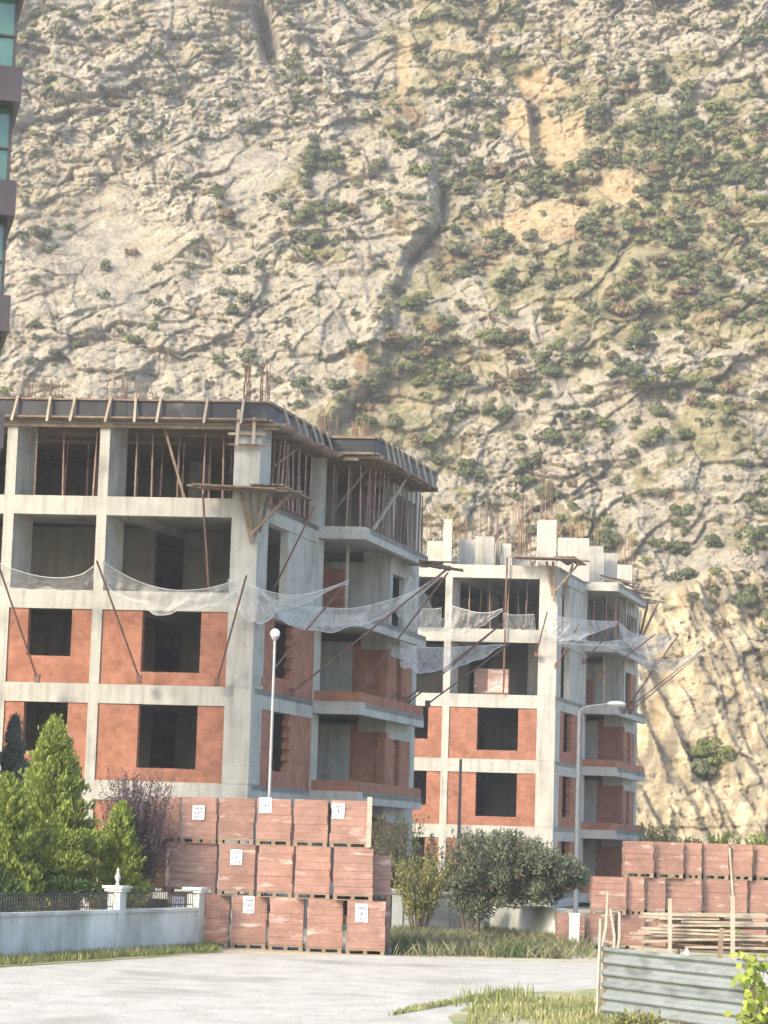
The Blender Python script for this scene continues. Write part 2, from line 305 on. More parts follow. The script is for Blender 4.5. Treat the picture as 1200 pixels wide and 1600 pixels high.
def rock(X, Z, full=True):
    """depth of the rock surface (world Y) over world X, Z and its three colour masks"""
    # massing of the base surface
    D = 196 + Z*.80 - 8*smooth(0, 60, X)
    u, v = proj(X, D, Z)
    du = u - np.interp(v, [0, 90, 130, 215, 290, 340, 385, 450, 520, 600, 660, 760], [430, 500, 560, 650, 690, 685, 650, 620, 610, 600, 540, 470])
    wob = (fbm(X*.09, Z*.09, 4, 5)-.5)*60; du = du+wob
    m = smooth(60, 160, v)*.7+.3
    D = D + m*(np.where(du > 0, 1.8*np.exp(-np.clip(du, 0, 2000)/150)*smooth(0, 14, du), 0)) - 2*m*np.exp(-np.abs(du+20)/60) + (1.0+4*np.exp(-((v-318)/30)**2)+3.5*np.exp(-((v-392)/22)**2))*m*(.4+1.2*fbm(X*.5, Z*.5, 3, 63))*np.exp(-np.abs(du-4)/8.0)
    # crack at the top, dome edge, right-hand gully line
    D = D + 7*np.exp(-((u-(404+.22*v))/12)**2)*smooth(115, 50, v)
    dd = u-np.interp(v, [90, 110, 150, 190, 240], [740, 790, 825, 832, 835]); D = D + 4*smooth(-6, 10, dd)*np.exp(-np.clip(dd, 0, 900)/60)*smooth(80, 110, v)*smooth(250, 200, v)
    # big cliff on the right, close and steep, with an irregular top
    top = np.interp(u, [780, 860, 940, 1000, 1060, 1110, 1170, 1230, 1400], [1010, 960, 930, 925, 900, 878, 890, 905, 930])+(fbm(X*.25, Z*.02, 4, 8)-.5)*50
    ck = smooth(-6, 26, v-top)*smooth(760, 900, u)
    D = D - ck*7.0 - smooth(0, 400, v-top)*smooth(760, 900, u)*4
    # smooth scarp at the left
    sm = np.exp(-(((u-175)/95)**2+((v-385)/95)**2)**2); sm2 = np.exp(-(((u-405)/60)**2+((v-265)/38)**2)**2)*.8
    smx = np.maximum(sm, sm2); D = D + 2.6*sm*smooth(500, 285, v)
    # broad shapes
    D = D - 7*(fbm(X*.03+3, Z*.035, 4, 11)-.5) - 1.2*(1-np.abs(2*fbm(X*.055+Z*.03, Z*.06-X*.02, 4, 12)-1)-.7)
    a = .45; xr = X*cos(a)+Z*sin(a); zr = -X*sin(a)+Z*cos(a)   # tilted strata
    wx = (fbm(X*.16, Z*.16, 3, 21)-.5)*3.4; wz = (fbm(X*.16+9, Z*.16, 3, 22)-.5)*3.4
    clay = np.zeros(X.shape)
    for (cu, cv, ru, rv, rt) in CLAY:
        x = (u-cu)*cos(rt)+(v-cv)*sin(rt); y = -(u-cu)*sin(rt)+(v-cv)*cos(rt)
        clay = np.maximum(clay, smooth(1.25, .75, np.hypot(x/ru, y/rv)+(fbm(X*.35, Z*.35, 4, 44)-.5)*1.3))
    dn = dens(u, v); rough = (1-.85*smx)*(1-.6*clay)
    cal = smooth(.42, .6, fbm(X*.07+5, Z*.08, 4, 61)); rb = rough*(.45+.55*cal)*(1-.1*ck)      # calm slabs and rubble zones
    h, cr = facet((xr+wx)/11.0+9, (zr+wz)/7.5, 38); D = D - rough*(.65*h - .05*cr)*(1-.5*ck)
    h, cr = facet((xr+wx)/6.0, (zr+wz)/4.4, 31); D = D - rough*(.75*h - .10*cr)*(1-.5*ck)
    h, cr = facet((X+wx*.7)/3.0, (Z+wz*.7)/(2.4+2.6*ck), 32); D = D - rb*(.85*h - .2*cr)
    f1, f2, c1 = worley((xr+wx)/5.5+11, (zr+wz)/4.2, 51); D = D - rough*2.0*(.75-f1)*(.35+c1)*(1-.5*ck)      # rounded outcrops
    D = D - rough*1.6*(fbm(X*.3, Z*.32, 4, 52, .6)-.5)
    h, cr = facet((X+Z*.35+wx*.5)/1.5+70, (Z-X*.1+wz*.5)/4.2, 45); D = D - rough*(.5*h - .14*cr)*(.4+.6*cal)      # steep joints
    if full:
        h, cr = facet((X+wx*.35)/1.25, (Z+wz*.35)/1.0, 33); D = D - rb*(.46*h - .16*cr)
        h, cr = facet((X+wx*.2)/.58, (Z+wz*.2)/.46, 34); D = D - (rb*.85+.15)*(.25*h - .10*cr)
        D = D - (rb*.8+.2)*.8*(fbm(X*.9, Z*1.1, 5, 35, .7)-.5)
        # vertical flutes on the cliff
        D = D + ck*(np.abs(2*fbm(X*.42+Z*.12, Z*.09, 4, 36)-1))*4.2 + ck*2.0*(fbm(X*.12+Z*.10, Z*.05-X*.03, 4, 39)-.5)
    veg = smooth(.40, .58, dn*.95+.9*(fbm(X*.16, Z*.22, 5, 41)-.5)+.3*(fbm(X*.8, Z*.9, 3, 42)-.5)+.08)
    veg = veg*(1-smx)
    return D, veg, clay, smx, ck, u, v
GX0, GX1, GZ0, GZ1 = -62.0, 66.0, -2.0, 122.0
nx, nz = 900, 940
xs = np.linspace(GX0, GX1, nx); zs = np.linspace(GZ0, GZ1, nz)
XX, ZZ = np.meshgrid(xs, zs)
DD, VEG, CLY, SMX, CKK, UU, VV = rock(XX, ZZ)
VEG = VEG*(1-.6*CLY)
rng = np.random.default_rng(5)
def grid_mesh(name, X, Y, Z, m):
    h, w = X.shape; me = bpy.data.meshes.new(name); nv = h*w
    co = np.stack([X, Y, Z], -1).reshape(-1, 3).astype(np.float32)
    me.vertices.add(nv); me.vertices.foreach_set('co', co.ravel())
    idx = np.arange(nv).reshape(h, w); q = np.stack([idx[:-1, :-1], idx[:-1, 1:], idx[1:, 1:], idx[1:, :-1]], -1).reshape(-1, 4)
    nq = len(q); me.loops.add(nq*4); me.loops.foreach_set('vertex_index', q.ravel().astype(np.int32))
    me.polygons.add(nq); me.polygons.foreach_set('loop_start', (np.arange(nq)*4).astype(np.int32))
    me.polygons.foreach_set('use_smooth', np.ones(nq, bool)); me.materials.append(m); me.update(); me.validate()
    o = bpy.data.objects.new(name, me); COL.objects.link(o); return o
def mountain_mat():
    m = bpy.data.materials.new('limestone_slope'); m.use_nodes = True; nt = m.node_tree; N = nt.nodes; L = nt.links
    b = N['Principled BSDF']; b.inputs['Roughness'].default_value = .95; b.inputs['Specular IOR Level'].default_value = .1
    at_ = N.new('ShaderNodeAttribute'); at_.attribute_name = 'ground'; sp = N.new('ShaderNodeSeparateColor'); L.new(at_.outputs['Color'], sp.inputs[0])
    tc = N.new('ShaderNodeTexCoord')
    def noise(s, d=6, sc=(1,1,1), r=.6):
        mp = N.new('ShaderNodeMapping'); mp.inputs['Scale'].default_value = sc; L.new(tc.outputs['Object'], mp.inputs[0])
        n = N.new('ShaderNodeTexNoise'); n.inputs['Scale'].default_value = s; n.inputs['Detail'].default_value = d; n.inputs['Roughness'].default_value = r; L.new(mp.outputs[0], n.inputs['Vector']); return n.outputs[0]
    def ramp(src, a, b_, ca, cb):
        r = N.new('ShaderNodeValToRGB'); r.color_ramp.elements[0].position = a; r.color_ramp.elements[1].position = b_; r.color_ramp.elements[0].color = (*ca, 1); r.color_ramp.elements[1].color = (*cb, 1); L.new(src, r.inputs[0]); return r.outputs[0]
    def rng_(src, a, b_, c=0, d=1):
        r = N.new('ShaderNodeMapRange'); r.inputs[1].default_value = a; r.inputs[2].default_value = b_; r.inputs[3].default_value = c; r.inputs[4].default_value = d; L.new(src, r.inputs[0]); return r.outputs[0]
    def mix(f, a, b_, bt='MIX'):
        x = N.new('ShaderNodeMix'); x.data_type = 'RGBA'; x.blend_type = bt
        if isinstance(f, float): x.inputs[0].default_value = f
        else: L.new(f, x.inputs[0])
        for i, s in ((6, a), (7, b_)):
            if isinstance(s, tuple): x.inputs[i].default_value = (*s, 1)
            else: L.new(s, x.inputs[i])
        return x.outputs[2]
    rockc = ramp(noise(.5, 9, (1,1,1.2), .7), .32, .66, (.20,.184,.148), (.40,.37,.305))
    rockc = mix(rng_(noise(.12, 5), .5, .68), rockc, (.30,.262,.185))          # tan iron stain
    rockc = mix(rng_(noise(2.3, 6), .56, .72, 0, .7), rockc, (.14,.128,.10))   # lichen spots
    rockc = mix(1.0, rockc, ramp(noise(4.5, 5, (1,1,1), .75), .35, .62, (.66,.65,.63), (1.18,1.17,1.15)), 'MULTIPLY')     # fine mottling of weathered limestone
    cliff = ramp(noise(.7, 8, (1,1,.25)), .35, .62, (.30,.235,.14), (.56,.48,.33))
    cliff = mix(rng_(noise(.30, 7, (1,1,.6), .7), .44, .56, 0, .9), cliff, (.20,.175,.13))
    col = mix(sp.outputs[2], rockc, cliff)
    soil = ramp(noise(.9, 7), .36, .64, (.135,.135,.07), (.29,.255,.165))
    soil = mix(rng_(noise(.16, 5), .56, .66, 0, .75), soil, (.19,.12,.075))    # rust-red autumn scrub
    n5 = noise(.85, 6); mm = N.new('ShaderNodeMath'); mm.operation = 'ADD'; L.new(sp.outputs[0], mm.inputs[0]); L.new(rng_(n5, .3, .7, -.35, .35), mm.inputs[1])
    mc = N.new('ShaderNodeMapRange'); mc.inputs[1].default_value = .35; mc.inputs[2].default_value = .6; L.new(mm.outputs[0], mc.inputs[0])
    col = mix(mc.outputs[0], col, soil)
    clay = ramp(noise(1.1, 7), .36, .64, (.27,.20,.12), (.40,.32,.195))
    col = mix(sp.outputs[1], col, clay)
    L.new(col, b.inputs['Base Color'])
    n = noise(2.2, 9, (1,1,1), .7); bp = N.new('ShaderNodeBump'); bp.inputs['Strength'].default_value = 1.0; bp.inputs['Distance'].default_value = .35; L.new(n, bp.inputs['Height']); L.new(bp.outputs[0], b.inputs['Normal'])
    return m
mo = grid_mesh('mountain', XX, DD, ZZ, mountain_mat()); tag(mo, kind='structure')
ca = mo.data.color_attributes.new('ground', 'FLOAT_COLOR', 'POINT')
ca.data.foreach_set('color', np.stack([VEG, np.clip(CLY, 0, 1), np.clip(CKK*.95, 0, 1), SMX], -1).reshape(-1).astype(np.float32))
def mtn_y(x, z):
    i = (x-GX0)/(GX1-GX0)*(nx-1); j = (z-GZ0)/(GZ1-GZ0)*(nz-1)
    return DD[int(np.clip(round(j), 0, nz-1)), int(np.clip(round(i), 0, nx-1))]

# shrubs: leaf-clump prototypes
def shrub_geo(seed, n, leaf=.2):
    r = np.random.default_rng(seed); k = 5+seed % 4
    cs = np.stack([r.uniform(-.55, .55, k), r.uniform(-.45, .45, k), r.uniform(.12, .5, k)], -1); rs = r.uniform(.26, .46, k)
    which = r.integers(0, k, n); d = r.normal(size=(n, 3)); d /= np.linalg.norm(d, axis=1)[:, None]; d[:, 2] = np.abs(d[:, 2])*.95-.12
    p = cs[which]+d*rs[which][:, None]*r.uniform(.65, 1.08, n)[:, None]; p[:, 2] = np.maximum(p[:, 2], -.1)
    t1 = r.normal(size=(n, 3)); t1 /= np.linalg.norm(t1, axis=1)[:, None]; t2 = np.cross(d, t1); t2 /= np.linalg.norm(t2, axis=1)[:, None]; t1 = np.cross(t2, d)
    t1 = t1/np.maximum(np.linalg.norm(t1, axis=1), .1)[:, None]; s = (leaf*r.uniform(.6, 1.2, n))[:, None]
    q = np.stack([p-t1*s, p-t2*s*.6, p+t1*s, p+t2*s*.6], 1).reshape(-1, 3)
    return q
def quads_mesh(name, q, m):
    me = bpy.data.meshes.new(name); nv = len(q); nq = nv//4
    me.vertices.add(nv); me.vertices.foreach_set('co', q.astype(np.float32).ravel()); me.loops.add(nv); me.loops.foreach_set('vertex_index', np.arange(nv, dtype=np.int32))
    me.polygons.add(nq); me.polygons.foreach_set('loop_start', (np.arange(nq)*4).astype(np.int32)); me.materials.append(m); me.update(); me.validate(); return me
SHM = [leaf_mat('shrub_dark', (.055,.075,.03), (.12,.14,.06), .8, .35, trans=.15), leaf_mat('shrub_grey', (.085,.095,.05), (.17,.175,.095), .8, .35, trans=.15),
       leaf_mat('shrub_olive', (.085,.105,.03), (.175,.19,.06), .8, .35, trans=.15), leaf_mat('shrub_rust', (.13,.095,.05), (.22,.155,.085), .8, .35, trans=.15)]
LANDM = [(60,60,'beside the top of the glass tower'),(200,60,'high on the pale slope left of the top cleft'),(400,110,'around the dark cleft at the top'),(540,60,'right of the dark cleft at the top'),(100,200,'beside the second tower balcony'),
 (250,180,'between the tower and the top cleft'),(250,270,'along the lip of the smooth tan scarp'),(400,230,'above the smaller smooth rock face'),(430,330,'on the ledge under the smaller smooth rock face'),(180,400,'on the smooth tan scarp'),(300,420,'right of the smooth tan scarp'),
 (60,510,'below the smooth tan scarp beside the tower'),(250,520,'on pale rubble below the smooth tan scarp'),(380,500,'above the tallest starter bars of the nearer roof'),(500,420,'on the lower end of the grey rock spur'),(560,250,'on the crest of the grey rock spur'),(560,150,'at the head of the grey rock spur'),
 (640,100,'in the reddish gully at the top'),(720,40,'in the dark thicket at the top'),(780,130,'on the rounded rock dome'),(700,240,'below the rounded rock dome'),(870,140,'beside the upper orange earth patch'),(880,230,'beside the middle orange earth patch'),(820,350,'around the broad tan clearing'),
 (960,300,'beside the right orange earth patch'),(930,60,'on the grey crags at the top right'),(1080,50,'under the bright rock scar at the top right'),(1020,150,'in the dense scrub under the top right crags'),(1150,170,'in the upper scrub at the right edge'),(1100,260,'on the boulders of the upper right slope'),(1000,400,'in the scrub right of the broad tan clearing'),
 (1140,400,'in the middle scrub at the right edge'),(670,330,'in the shadowed ravine'),(630,470,'at the foot of the ravine'),(720,440,'on the boulders just right of the ravine'),(840,460,'below the broad tan clearing'),(560,600,'at the ravine mouth over the nearer roof'),(680,580,'in the scrub band above the nearer roof corner'),
 (800,560,'on white boulders in mid slope'),(930,570,'left of the big dark shrub group'),(1050,600,'in the big dark shrub group at the right'),(1150,560,'at the right edge above the big boulder'),(700,680,'just above the right end of the nearer roof'),(830,690,'above the starter bars of the farther roof'),(960,700,'on grey outcrops right of the starter bars'),
 (1110,720,'on the right outcrop above the yellow cliff'),(900,810,'just right of the highest stub column'),(1040,820,'above the top of the yellow cliff'),(1150,820,'at the right edge above the yellow cliff'),(1080,960,'on the upper part of the yellow cliff'),(1110,1190,'on the lower part of the yellow cliff')]
def area_name(u, v): return min(LANDM, key=lambda l: (l[0]-u)**2+(l[1]-v)**2)[2]
cand = []
N_C = 30000
cx = rng.uniform(GX0+2, GX1-2, N_C); cz = rng.uniform(2, GZ1-3, N_C)
for i in range(N_C):
    x, z = cx[i], cz[i]; y = mtn_y(x, z); u, v = proj(x, y, z)
    if z < 4 or u < -160 or u > 1360: continue
    d = float(dens(np.array(u), np.array(v))); 
    if v < 0: d = .3
    cl = float(fbm(np.array(x*.13), np.array(z*.16), 3, 77)); p = d*(.30+2.0*max(0, cl-.38))
    if float(CLY[int((z-GZ0)/(GZ1-GZ0)*(nz-1)), int((x-GX0)/(GX1-GX0)*(nx-1))]) > .4: p *= .12
    sx = float(SMX[int((z-GZ0)/(GZ1-GZ0)*(nz-1)), int((x-GX0)/(GX1-GX0)*(nx-1))])
    if sx > .3: p *= .15
    if rng.random() > p*.70: continue
    sc = rng.uniform(.42, 1.0)*(1+.5*(rng.random() < .2))*(1 if d < .3 else 1.15)
    kind = rng.choice([0, 1, 2, 3], p=[.45, .3, .2, .05] if d < .33 else [.30, .18, .34, .18])
    cand.append((x, y, z, u, v, sc, kind))
HAND = [(95,55,1.5,1),(75,145,1.3,0),(245,420,1.0,0),(165,420,1.0,0),(360,487,1.25,0),(55,510,1.1,0),(315,215,1.1,0),(300,120,.9,0),(505,330,1.6,0),(450,325,1.3,1),(540,330,1.2,0),(455,130,1.0,0),
        (990,585,1.5,0),(1050,622,1.5,0),(640,480,1.5,0),(660,465,1.2,2),(735,300,1.6,2),(700,290,1.5,0),(910,540,.9,0),(470,605,1.35,0),(530,605,1.3,0),(835,715,.9,0),(898,795,1.1,0),(1110,1190,2.4,2),(1090,1205,1.7,1),(1135,1180,1.4,2),
        (388,550,.9,0),(620,700,.9,0),(1080,905,1.6,0),(1060,800,1.3,0),(720,35,1.8,1),(745,60,1.6,1),(690,25,1.4,0)]
def ray_mtn(u, v):
    lo = 150.0
    for D in np.arange(170, 330, .4):
        p = at(u, v, D)
        if mtn_y(p.x, p.z) <= D: return p
    return at(u, v, 250)
for u, v, sc, k in HAND:
    p = ray_mtn(u, v); cand.append((p.x, p.y, p.z-.3, u, v, sc, k))
vis = sorted(cand, key=lambda c: -(c[5]*(10 if 0 < c[3] < 1200 and 0 < c[4] < 1290 and not (c[4] > 700 and c[3] < 640) else .01)))
big, rest = vis[:300], vis[300:]
PROTO = {(k, s): quads_mesh('mountain_shrub', shrub_geo(s*7+3, 900, .085)*np.array([1.15, 1.1, 1.45]), SHM[k]) for k in range(4) for s in range(3)}
KN = ['dark green', 'grey green', 'olive green', 'rust brown']
for (x, y, z, u, v, sc, k) in big:
    o = bpy.data.objects.new('mountain_shrub', PROTO[(int(k), random.randrange(3))]); COL.objects.link(o)
    o.location = (x, y-.35*sc, z-.15*sc); o.rotation_euler = (0, 0, random.uniform(0, 6.28)); s = sc*random.uniform(.9, 1.1); o.scale = (s, s, s*random.uniform(.75, 1.05))
    tag(o, ('large ' if sc > 1.25 else 'small ' if sc < .8 else '')+KN[int(k)]+' shrub '+area_name(u, v), 'shrub', 'shrubs scattered over the mountain')
for k in range(4):
    qs = []
    for (x, y, z, u, v, sc, kk) in rest:
        if kk != k: continue
        q = shrub_geo(random.randrange(40), 210, .13)*np.array([1.15, 1.1, 1.35])*sc; a = random.uniform(0, 6.28); c_, s_ = cos(a), sin(a)
        qs.append(np.stack([q[:, 0]*c_-q[:, 1]*s_+x, q[:, 0]*s_+q[:, 1]*c_+y-.3*sc, q[:, 2]+z-.15*sc], -1))
    if qs:
        o = bpy.data.objects.new('hillside_scrub', quads_mesh('hillside_scrub', np.concatenate(qs), SHM[k])); COL.objects.link(o)
        tag(o, KN[k]+' small scrub scattered all over the rocky mountain', 'scrub', kind='stuff')
print('shrubs', len(cand))

# ------------------------------------------------------------------ ground
def sheet(name, pts, z, m, kind='structure'):
    b = MB(); b.add([(p[0], p[1], z) for p in pts], [tuple(range(len(pts)))]); o = b.build(name, m); tag(o, kind=kind); return o
g = MB(); g.add([(-400,-60,0),(400,-60,0),(400,420,0),(-400,420,0)], [(0,1,2,3)]); tag(g.build('ground', M_SOIL), kind='structure')
def wavy(pts, seg=14, amp=.35):
    out = []
    for i in range(len(pts)):
        a = Vector(pts[i]); b = Vector(pts[(i+1) % len(pts)])
        for k in range(seg):
            p = a.lerp(b, k/seg); out.append((p.x+random.uniform(-amp, amp)*.6, p.y+random.uniform(-amp, amp)))
    return out
def z0(*uv): return [tuple(onz(u, v, 0).xy) for u, v in uv]
road_pts = z0((-260,1530),(0,1513),(200,1500),(350,1491),(600,1494),(760,1501),(935,1505),(1260,1512)) + [(16,20),(-14,20)]
sheet('road', wavy(road_pts, 10, .22), .006, M_ROAD)
verge_pts = z0((700,1590),(735,1572),(800,1552),(940,1546),(1300,1550),(1300,1720),(740,1720))
sheet('grass_verge', wavy(verge_pts, 10, .12), .012, M_TURF)
strip_pts = z0((-260,1528),(0,1511),(200,1499),(350,1488),(330,1476),(0,1492),(-260,1508))
sheet('grass_strip', wavy(strip_pts, 8, .08), .010, M_TURF)
def blades(name, poly_fn, n, h0, h1, m, label, w=.02, bend=.25):
    q = []
    for _ in range(n):
        p = poly_fn()
        if p is None: continue
        h = random.uniform(h0, h1); a = random.uniform(0, 6.28); dx, dy = cos(a)*w*random.uniform(.6, 1.5), sin(a)*w
        bx, by = random.gauss(0, bend)*h, random.gauss(0, bend)*h; x, y, z = p
        q += [(x-dx, y-dy, z), (x+dx, y+dy, z), (x+bx*.5+dx*.7, y+by*.5+dy*.7, z+h*.6), (x+bx, y+by, z+h)]
    o = bpy.data.objects.new(name, quads_mesh(name, np.array(q), m)); COL.objects.link(o); tag(o, label, 'grass', kind='stuff'); return o
def in_quad(A, B, Cc, Dd, wgt=None):
    def f():
        s = random.random(); t = random.random()
        p = (Vector(A).lerp(Vector(B), s)).lerp(Vector(Dd).lerp(Vector(Cc), s), t)
        if wgt and random.random() > wgt(s, t, p): return None
        return (p.x, p.y, 0)
    return f
def nse(x, y, s): return float(fbm(np.array(x*s), np.array(y*s), 3, 3))
A, B, Cc, Dd = z0((690,1720),(1300,1720),(1300,1548),(740,1566))
blades('verge_grass', in_quad(A, B, Cc, Dd, lambda s, t, p: max(.05, 3*(nse(p.x, p.y, .9)-.3))), 26000, .04, .16, M_BLADE, 'green and straw grass on the verge by the corrugated fence', .012)
A, B, Cc, Dd = z0((600,1590),(790,1556),(800,1550),(640,1578))
blades('verge_grass', in_quad(A, B, Cc, Dd), 1500, .03, .12, M_BLADE, 'thin line of grass along the wheel track', .012)
A, B, Cc, Dd = z0((700,1575),(840,1560),(830,1552),(720,1560))
blades('tall_grass', in_quad(A, B, Cc, Dd), 220, .10, .3, M_BLADE, 'tall seeding grass stems at the road edge', .012, .12)
A, B, Cc, Dd = z0((-260,1526),(345,1487),(330,1476),(-260,1508))
blades('wall_foot_grass', in_quad(A, B, Cc, Dd), 13000, .05, .22, M_BLADE, 'grass strip at the foot of the pale wall', .015)
A, B, Cc, Dd = z0((612,1494),(938,1500),(900,1462),(612,1452))
blades('weeds', in_quad(A, B, Cc, Dd, lambda s, t, p: max(.08, 3.5*(nse(p.x, p.y, .5)-.32))), 42000, .08, .42, M_WEED, 'dusty olive weeds between the brick stacks', .014, .45)

def gravel():
    vs = []; fs = []
    for _ in range(2600):
        y = random.uniform(37, 59); x = random.uniform(-.17, .17)*y*1.05
        if random.random() > .25+nse(x, y, .6): continue
        r_ = random.choice((.008, .01, .014, .02)); n = len(vs)
        vs += [(x-r_, y-r_*.6, 0), (x+r_, y-r_*.4, 0), (x+random.uniform(-.5, .5)*r_, y+r_, 0), (x, y, r_*random.uniform(.7, 1.4))]; fs += [(n, n+1, n+3), (n+1, n+2, n+3), (n+2, n, n+3)]
    mb = MB(); mb.v = vs; mb.f = fs; tag(mb.build('gravel', mat('gravel_stone', (.20,.195,.18), (.30,.29,.27), 9, .95, 0, island=.25)), 'small loose stones scattered over the dusty road', 'gravel', kind='stuff')
gravel()
# ------------------------------------------------------------------ the two unfinished buildings
PHI = radians(16); YA = radians(5); EX = (cos(YA), -sin(YA)); EY = (sin(PHI), cos(PHI))
PART_BEAM = .6
def frame(O):
    return lambda a, b, z: (O[0]+a*EX[0]+b*EY[0], O[1]+a*EX[1]+b*EY[1], z)
AL = -13.2                                    # left end of the facade (beyond the picture)
def steel_prop_proto(loc, h, label, group):
    e = empty('steel_prop', loc, label, 'prop', group)
    MB().tube([loc, loc+Vector((0,0,h*.62))], .034, 6).build('outer_tube', M_PROP, e)
    MB().tube([loc+Vector((0,0,h*.6)), loc+Vector((0,0,h))], .024, 6).build('inner_tube', M_PROP, e)
    MB().box(loc[0]-.07, loc[0]+.07, loc[1]-.07, loc[1]+.07, loc[2], loc[2]+.012).build('base_plate', M_PROP, e)
    return e
def toothed(mb, a0, a1, b0, b1, z0_, z1_, axis, pos, size=.19):
    """alternate half blocks standing proud of a wall end"""
    k = 0; z = z0_
    while z < z1_-size:
        if k % 2 == 0:
            if axis == 'a': mb.box(pos, pos+size*.55*(1 if a1 > a0 else -1), b0, b1, z, z+size*.96)
            else: mb.box(a0, a1, pos, pos+size*.9, z, z+size*.96)
        k += 1; z += size
def building(name, O, dz, con, label, far):
    Ov = Vector((O[0], O[1], 0)); e = empty(name, Ov, label, 'building', 'unfinished apartment buildings'); fr = frame(O)
    lv = [z+dz for z in (1.4, 4.4, 7.4, 10.35, 13.35, 16.3)]
    def P(nm, f, m=None):
        mb = MB(fr); f(mb); return mb.build(nm, m or con, e)
    bm, t = .6, .18
    for i, z in enumerate(lv):
        if i == 5 and not far: top = True
        def slab(mb):
            if z < 1: pass
            mb.box(AL, 0, .35, 15.8, z-t, z); mb.box(0, 1.6, 7.0, 14.8, z-t-.001, z-.002)
            mb.box(AL, 0, 0, .35, z-bm, z)                  # front edge beam
            mb.box(-.35, 0, .35, 6.4, z-bm, z-.003)          # side edge beam
            mb.box(-.35, 1.6, 6.4, 7.0, z-.42, z-.001)        # balcony front edge
            mb.box(1.35, 1.6, 7.0, 14.8, z-.42, z-.004)       # balcony side edge
            mb.box(0, 1.0, 11.9, 12.2, z-.75, z-t-.003)
            mb.box(.7, 1.0, 12.2, 15.8, z-.95, z-t-.004)      # beam under the balcony plate
            mb.box(AL, AL+.3, .35, 15.8, z-bm, z-.002); mb.box(AL+.3, .7, 15.5, 15.8, z-bm, z-.002)
            mb.box(-5.15, -4.9, .35, 15.5, z-.45, z-t-.002)
        P('floor_slab', slab)
    # columns storey by storey; brick infill
    z_in = -.05
    for i in range(-1, 5):
        zb = lv[i] if i >= 0 else z_in; zt = lv[i+1]-bm if not (i == 4 and not far) else lv[5]-.48
        if zt-zb < .1: continue
        def colm(a0, a1, b0, b1, ztt=None): P('column', lambda mb: mb.box(a0, a1, b0, b1, zb, ztt or zt))
        P('column', lambda mb: (mb.box(-.82, .015, -.015, .34, zb, zt), mb.box(-.36, .012, .34, 1.05, zb, zt)))
        colm(-5.15, -4.83, -.005, 1.5); colm(-8.15, -7.82, -.005, 1.5); colm(AL, AL+.34, -.01, 1.2)
        colm(-.32, .02, 6.4, 7.05, zt+.15 if i != 4 or far else None); colm(.68, 1.02, 15.2, 15.82)
        P('column' if i > 2 else 'brick_pier', lambda mb: (mb.box(.69, 1.01, 11.86, 12.22, zb, zt-.14), toothed(mb, 1, 0, 11.9, 12.15, zb+.1, zt-.3, 'a', .695) if i <= 2 else 0), con if i > 2 else M_BRICK)
        colm(-5.1, -4.8, 8, 9.4); colm(-8.1, -7.8, 8, 9.4); colm(AL, AL+.4, 15.0, 15.8)
        brick = i <= 2
        def wall(a0, a1, b0, b1, za, zz, nm='brick_wall', m=M_BRICK): P(nm, lambda mb: mb.box(a0, a1, b0, b1, za, zz), m)
        if brick:
            s1, s2 = .85, .42
            # front: bay with the large window
            P('brick_wall', lambda mb: (mb.box(-4.83, -3.55, .04, .24, zb, zt), mb.box(-1.68, -.82, .04, .24, zb, zt), mb.box(-3.55, -1.68, .04, .24, zb, zb+s2)), M_BRICK)
            P('brick_wall', lambda mb: (mb.box(-7.82, -7.2, .04, .24, zb, zt), mb.box(-5.8, -5.15, .04, .24, zb, zt), mb.box(-7.2, -5.8, .04, .24, zb, zb+s1)), M_BRICK)
            P('brick_wall', lambda mb: (mb.box(AL+.34, -11.2, .04, .24, zb, zt), mb.box(-9.6, -8.15, .04, .24, zb, zt), mb.box(-11.2, -9.6, .04, .24, zb, zb+s1)), M_BRICK)
            def side(mb):
                mb.box(-.24, -.03, 1.05, 2.15, zb, zt); mb.box(-.24, -.03, 4.1, 6.4, zb, zt); mb.box(-.24, -.03, 2.15, 4.1, zb, zb+.5)
                toothed(mb, -.24, -.032, 0, 0, zb+.5, zt, 'b', 3.93)
            P('brick_wall', side, M_BRICK)
            def rear(mb):
                mb.box(0.02, .69, 11.9, 12.1, zb, zt-.16); toothed(mb, 0, 1, 11.9, 12.1, zb+.1, zt-.3, 'a', .69)
            P('brick_wall', lambda mb: (mb.box(-.28, .69, 11.92, 12.1, zb, zt+.1)), M_BRICK)
            def wing(mb):
                mb.box(.78, .97, 12.22, 13.2, zb, zt-.2); mb.box(.78, .97, 13.9, 15.2, zb, zt-.2); mb.box(.78, .97, 13.2, 13.9, zb, zb+.3); toothed(mb, .79, .96, 0, 0, zb+.4, zt-.3, 'b', 13.2)
            P('brick_wall', wing, M_BRICK)
            P('parapet', lambda mb: (mb.box(.0, 1.57, 6.43, 6.63, zb, zb+.34), mb.box(1.37, 1.575, 6.63, 14.75, zb, zb+.34, 0)), M_BRICK)
            P('partition_wall', lambda mb: mb.box(-3.4, -.28, 11.93, 12.11, zb, zt+.1), con)
            P('brick_wall', lambda mb: mb.box(AL+.35, .66, 15.56, 15.76, zb, zt), M_BRICK)
            P('brick_wall', lambda mb: mb.box(AL+.05, AL+.25, 1.2, 15, zb, zt), M_BRICK)
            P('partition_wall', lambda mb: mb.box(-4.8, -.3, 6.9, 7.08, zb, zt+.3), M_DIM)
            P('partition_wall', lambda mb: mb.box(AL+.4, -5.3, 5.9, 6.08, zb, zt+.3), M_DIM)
        elif i == 3:
            P('partition_wall', lambda mb: mb.box(-4.6, -2.6, 6.4, 6.6, zb, zt+.3), M_DIM); P('partition_wall', lambda mb: mb.box(-12.6, -5.3, 5.6, 5.8, zb, zt+.3), M_DIM)
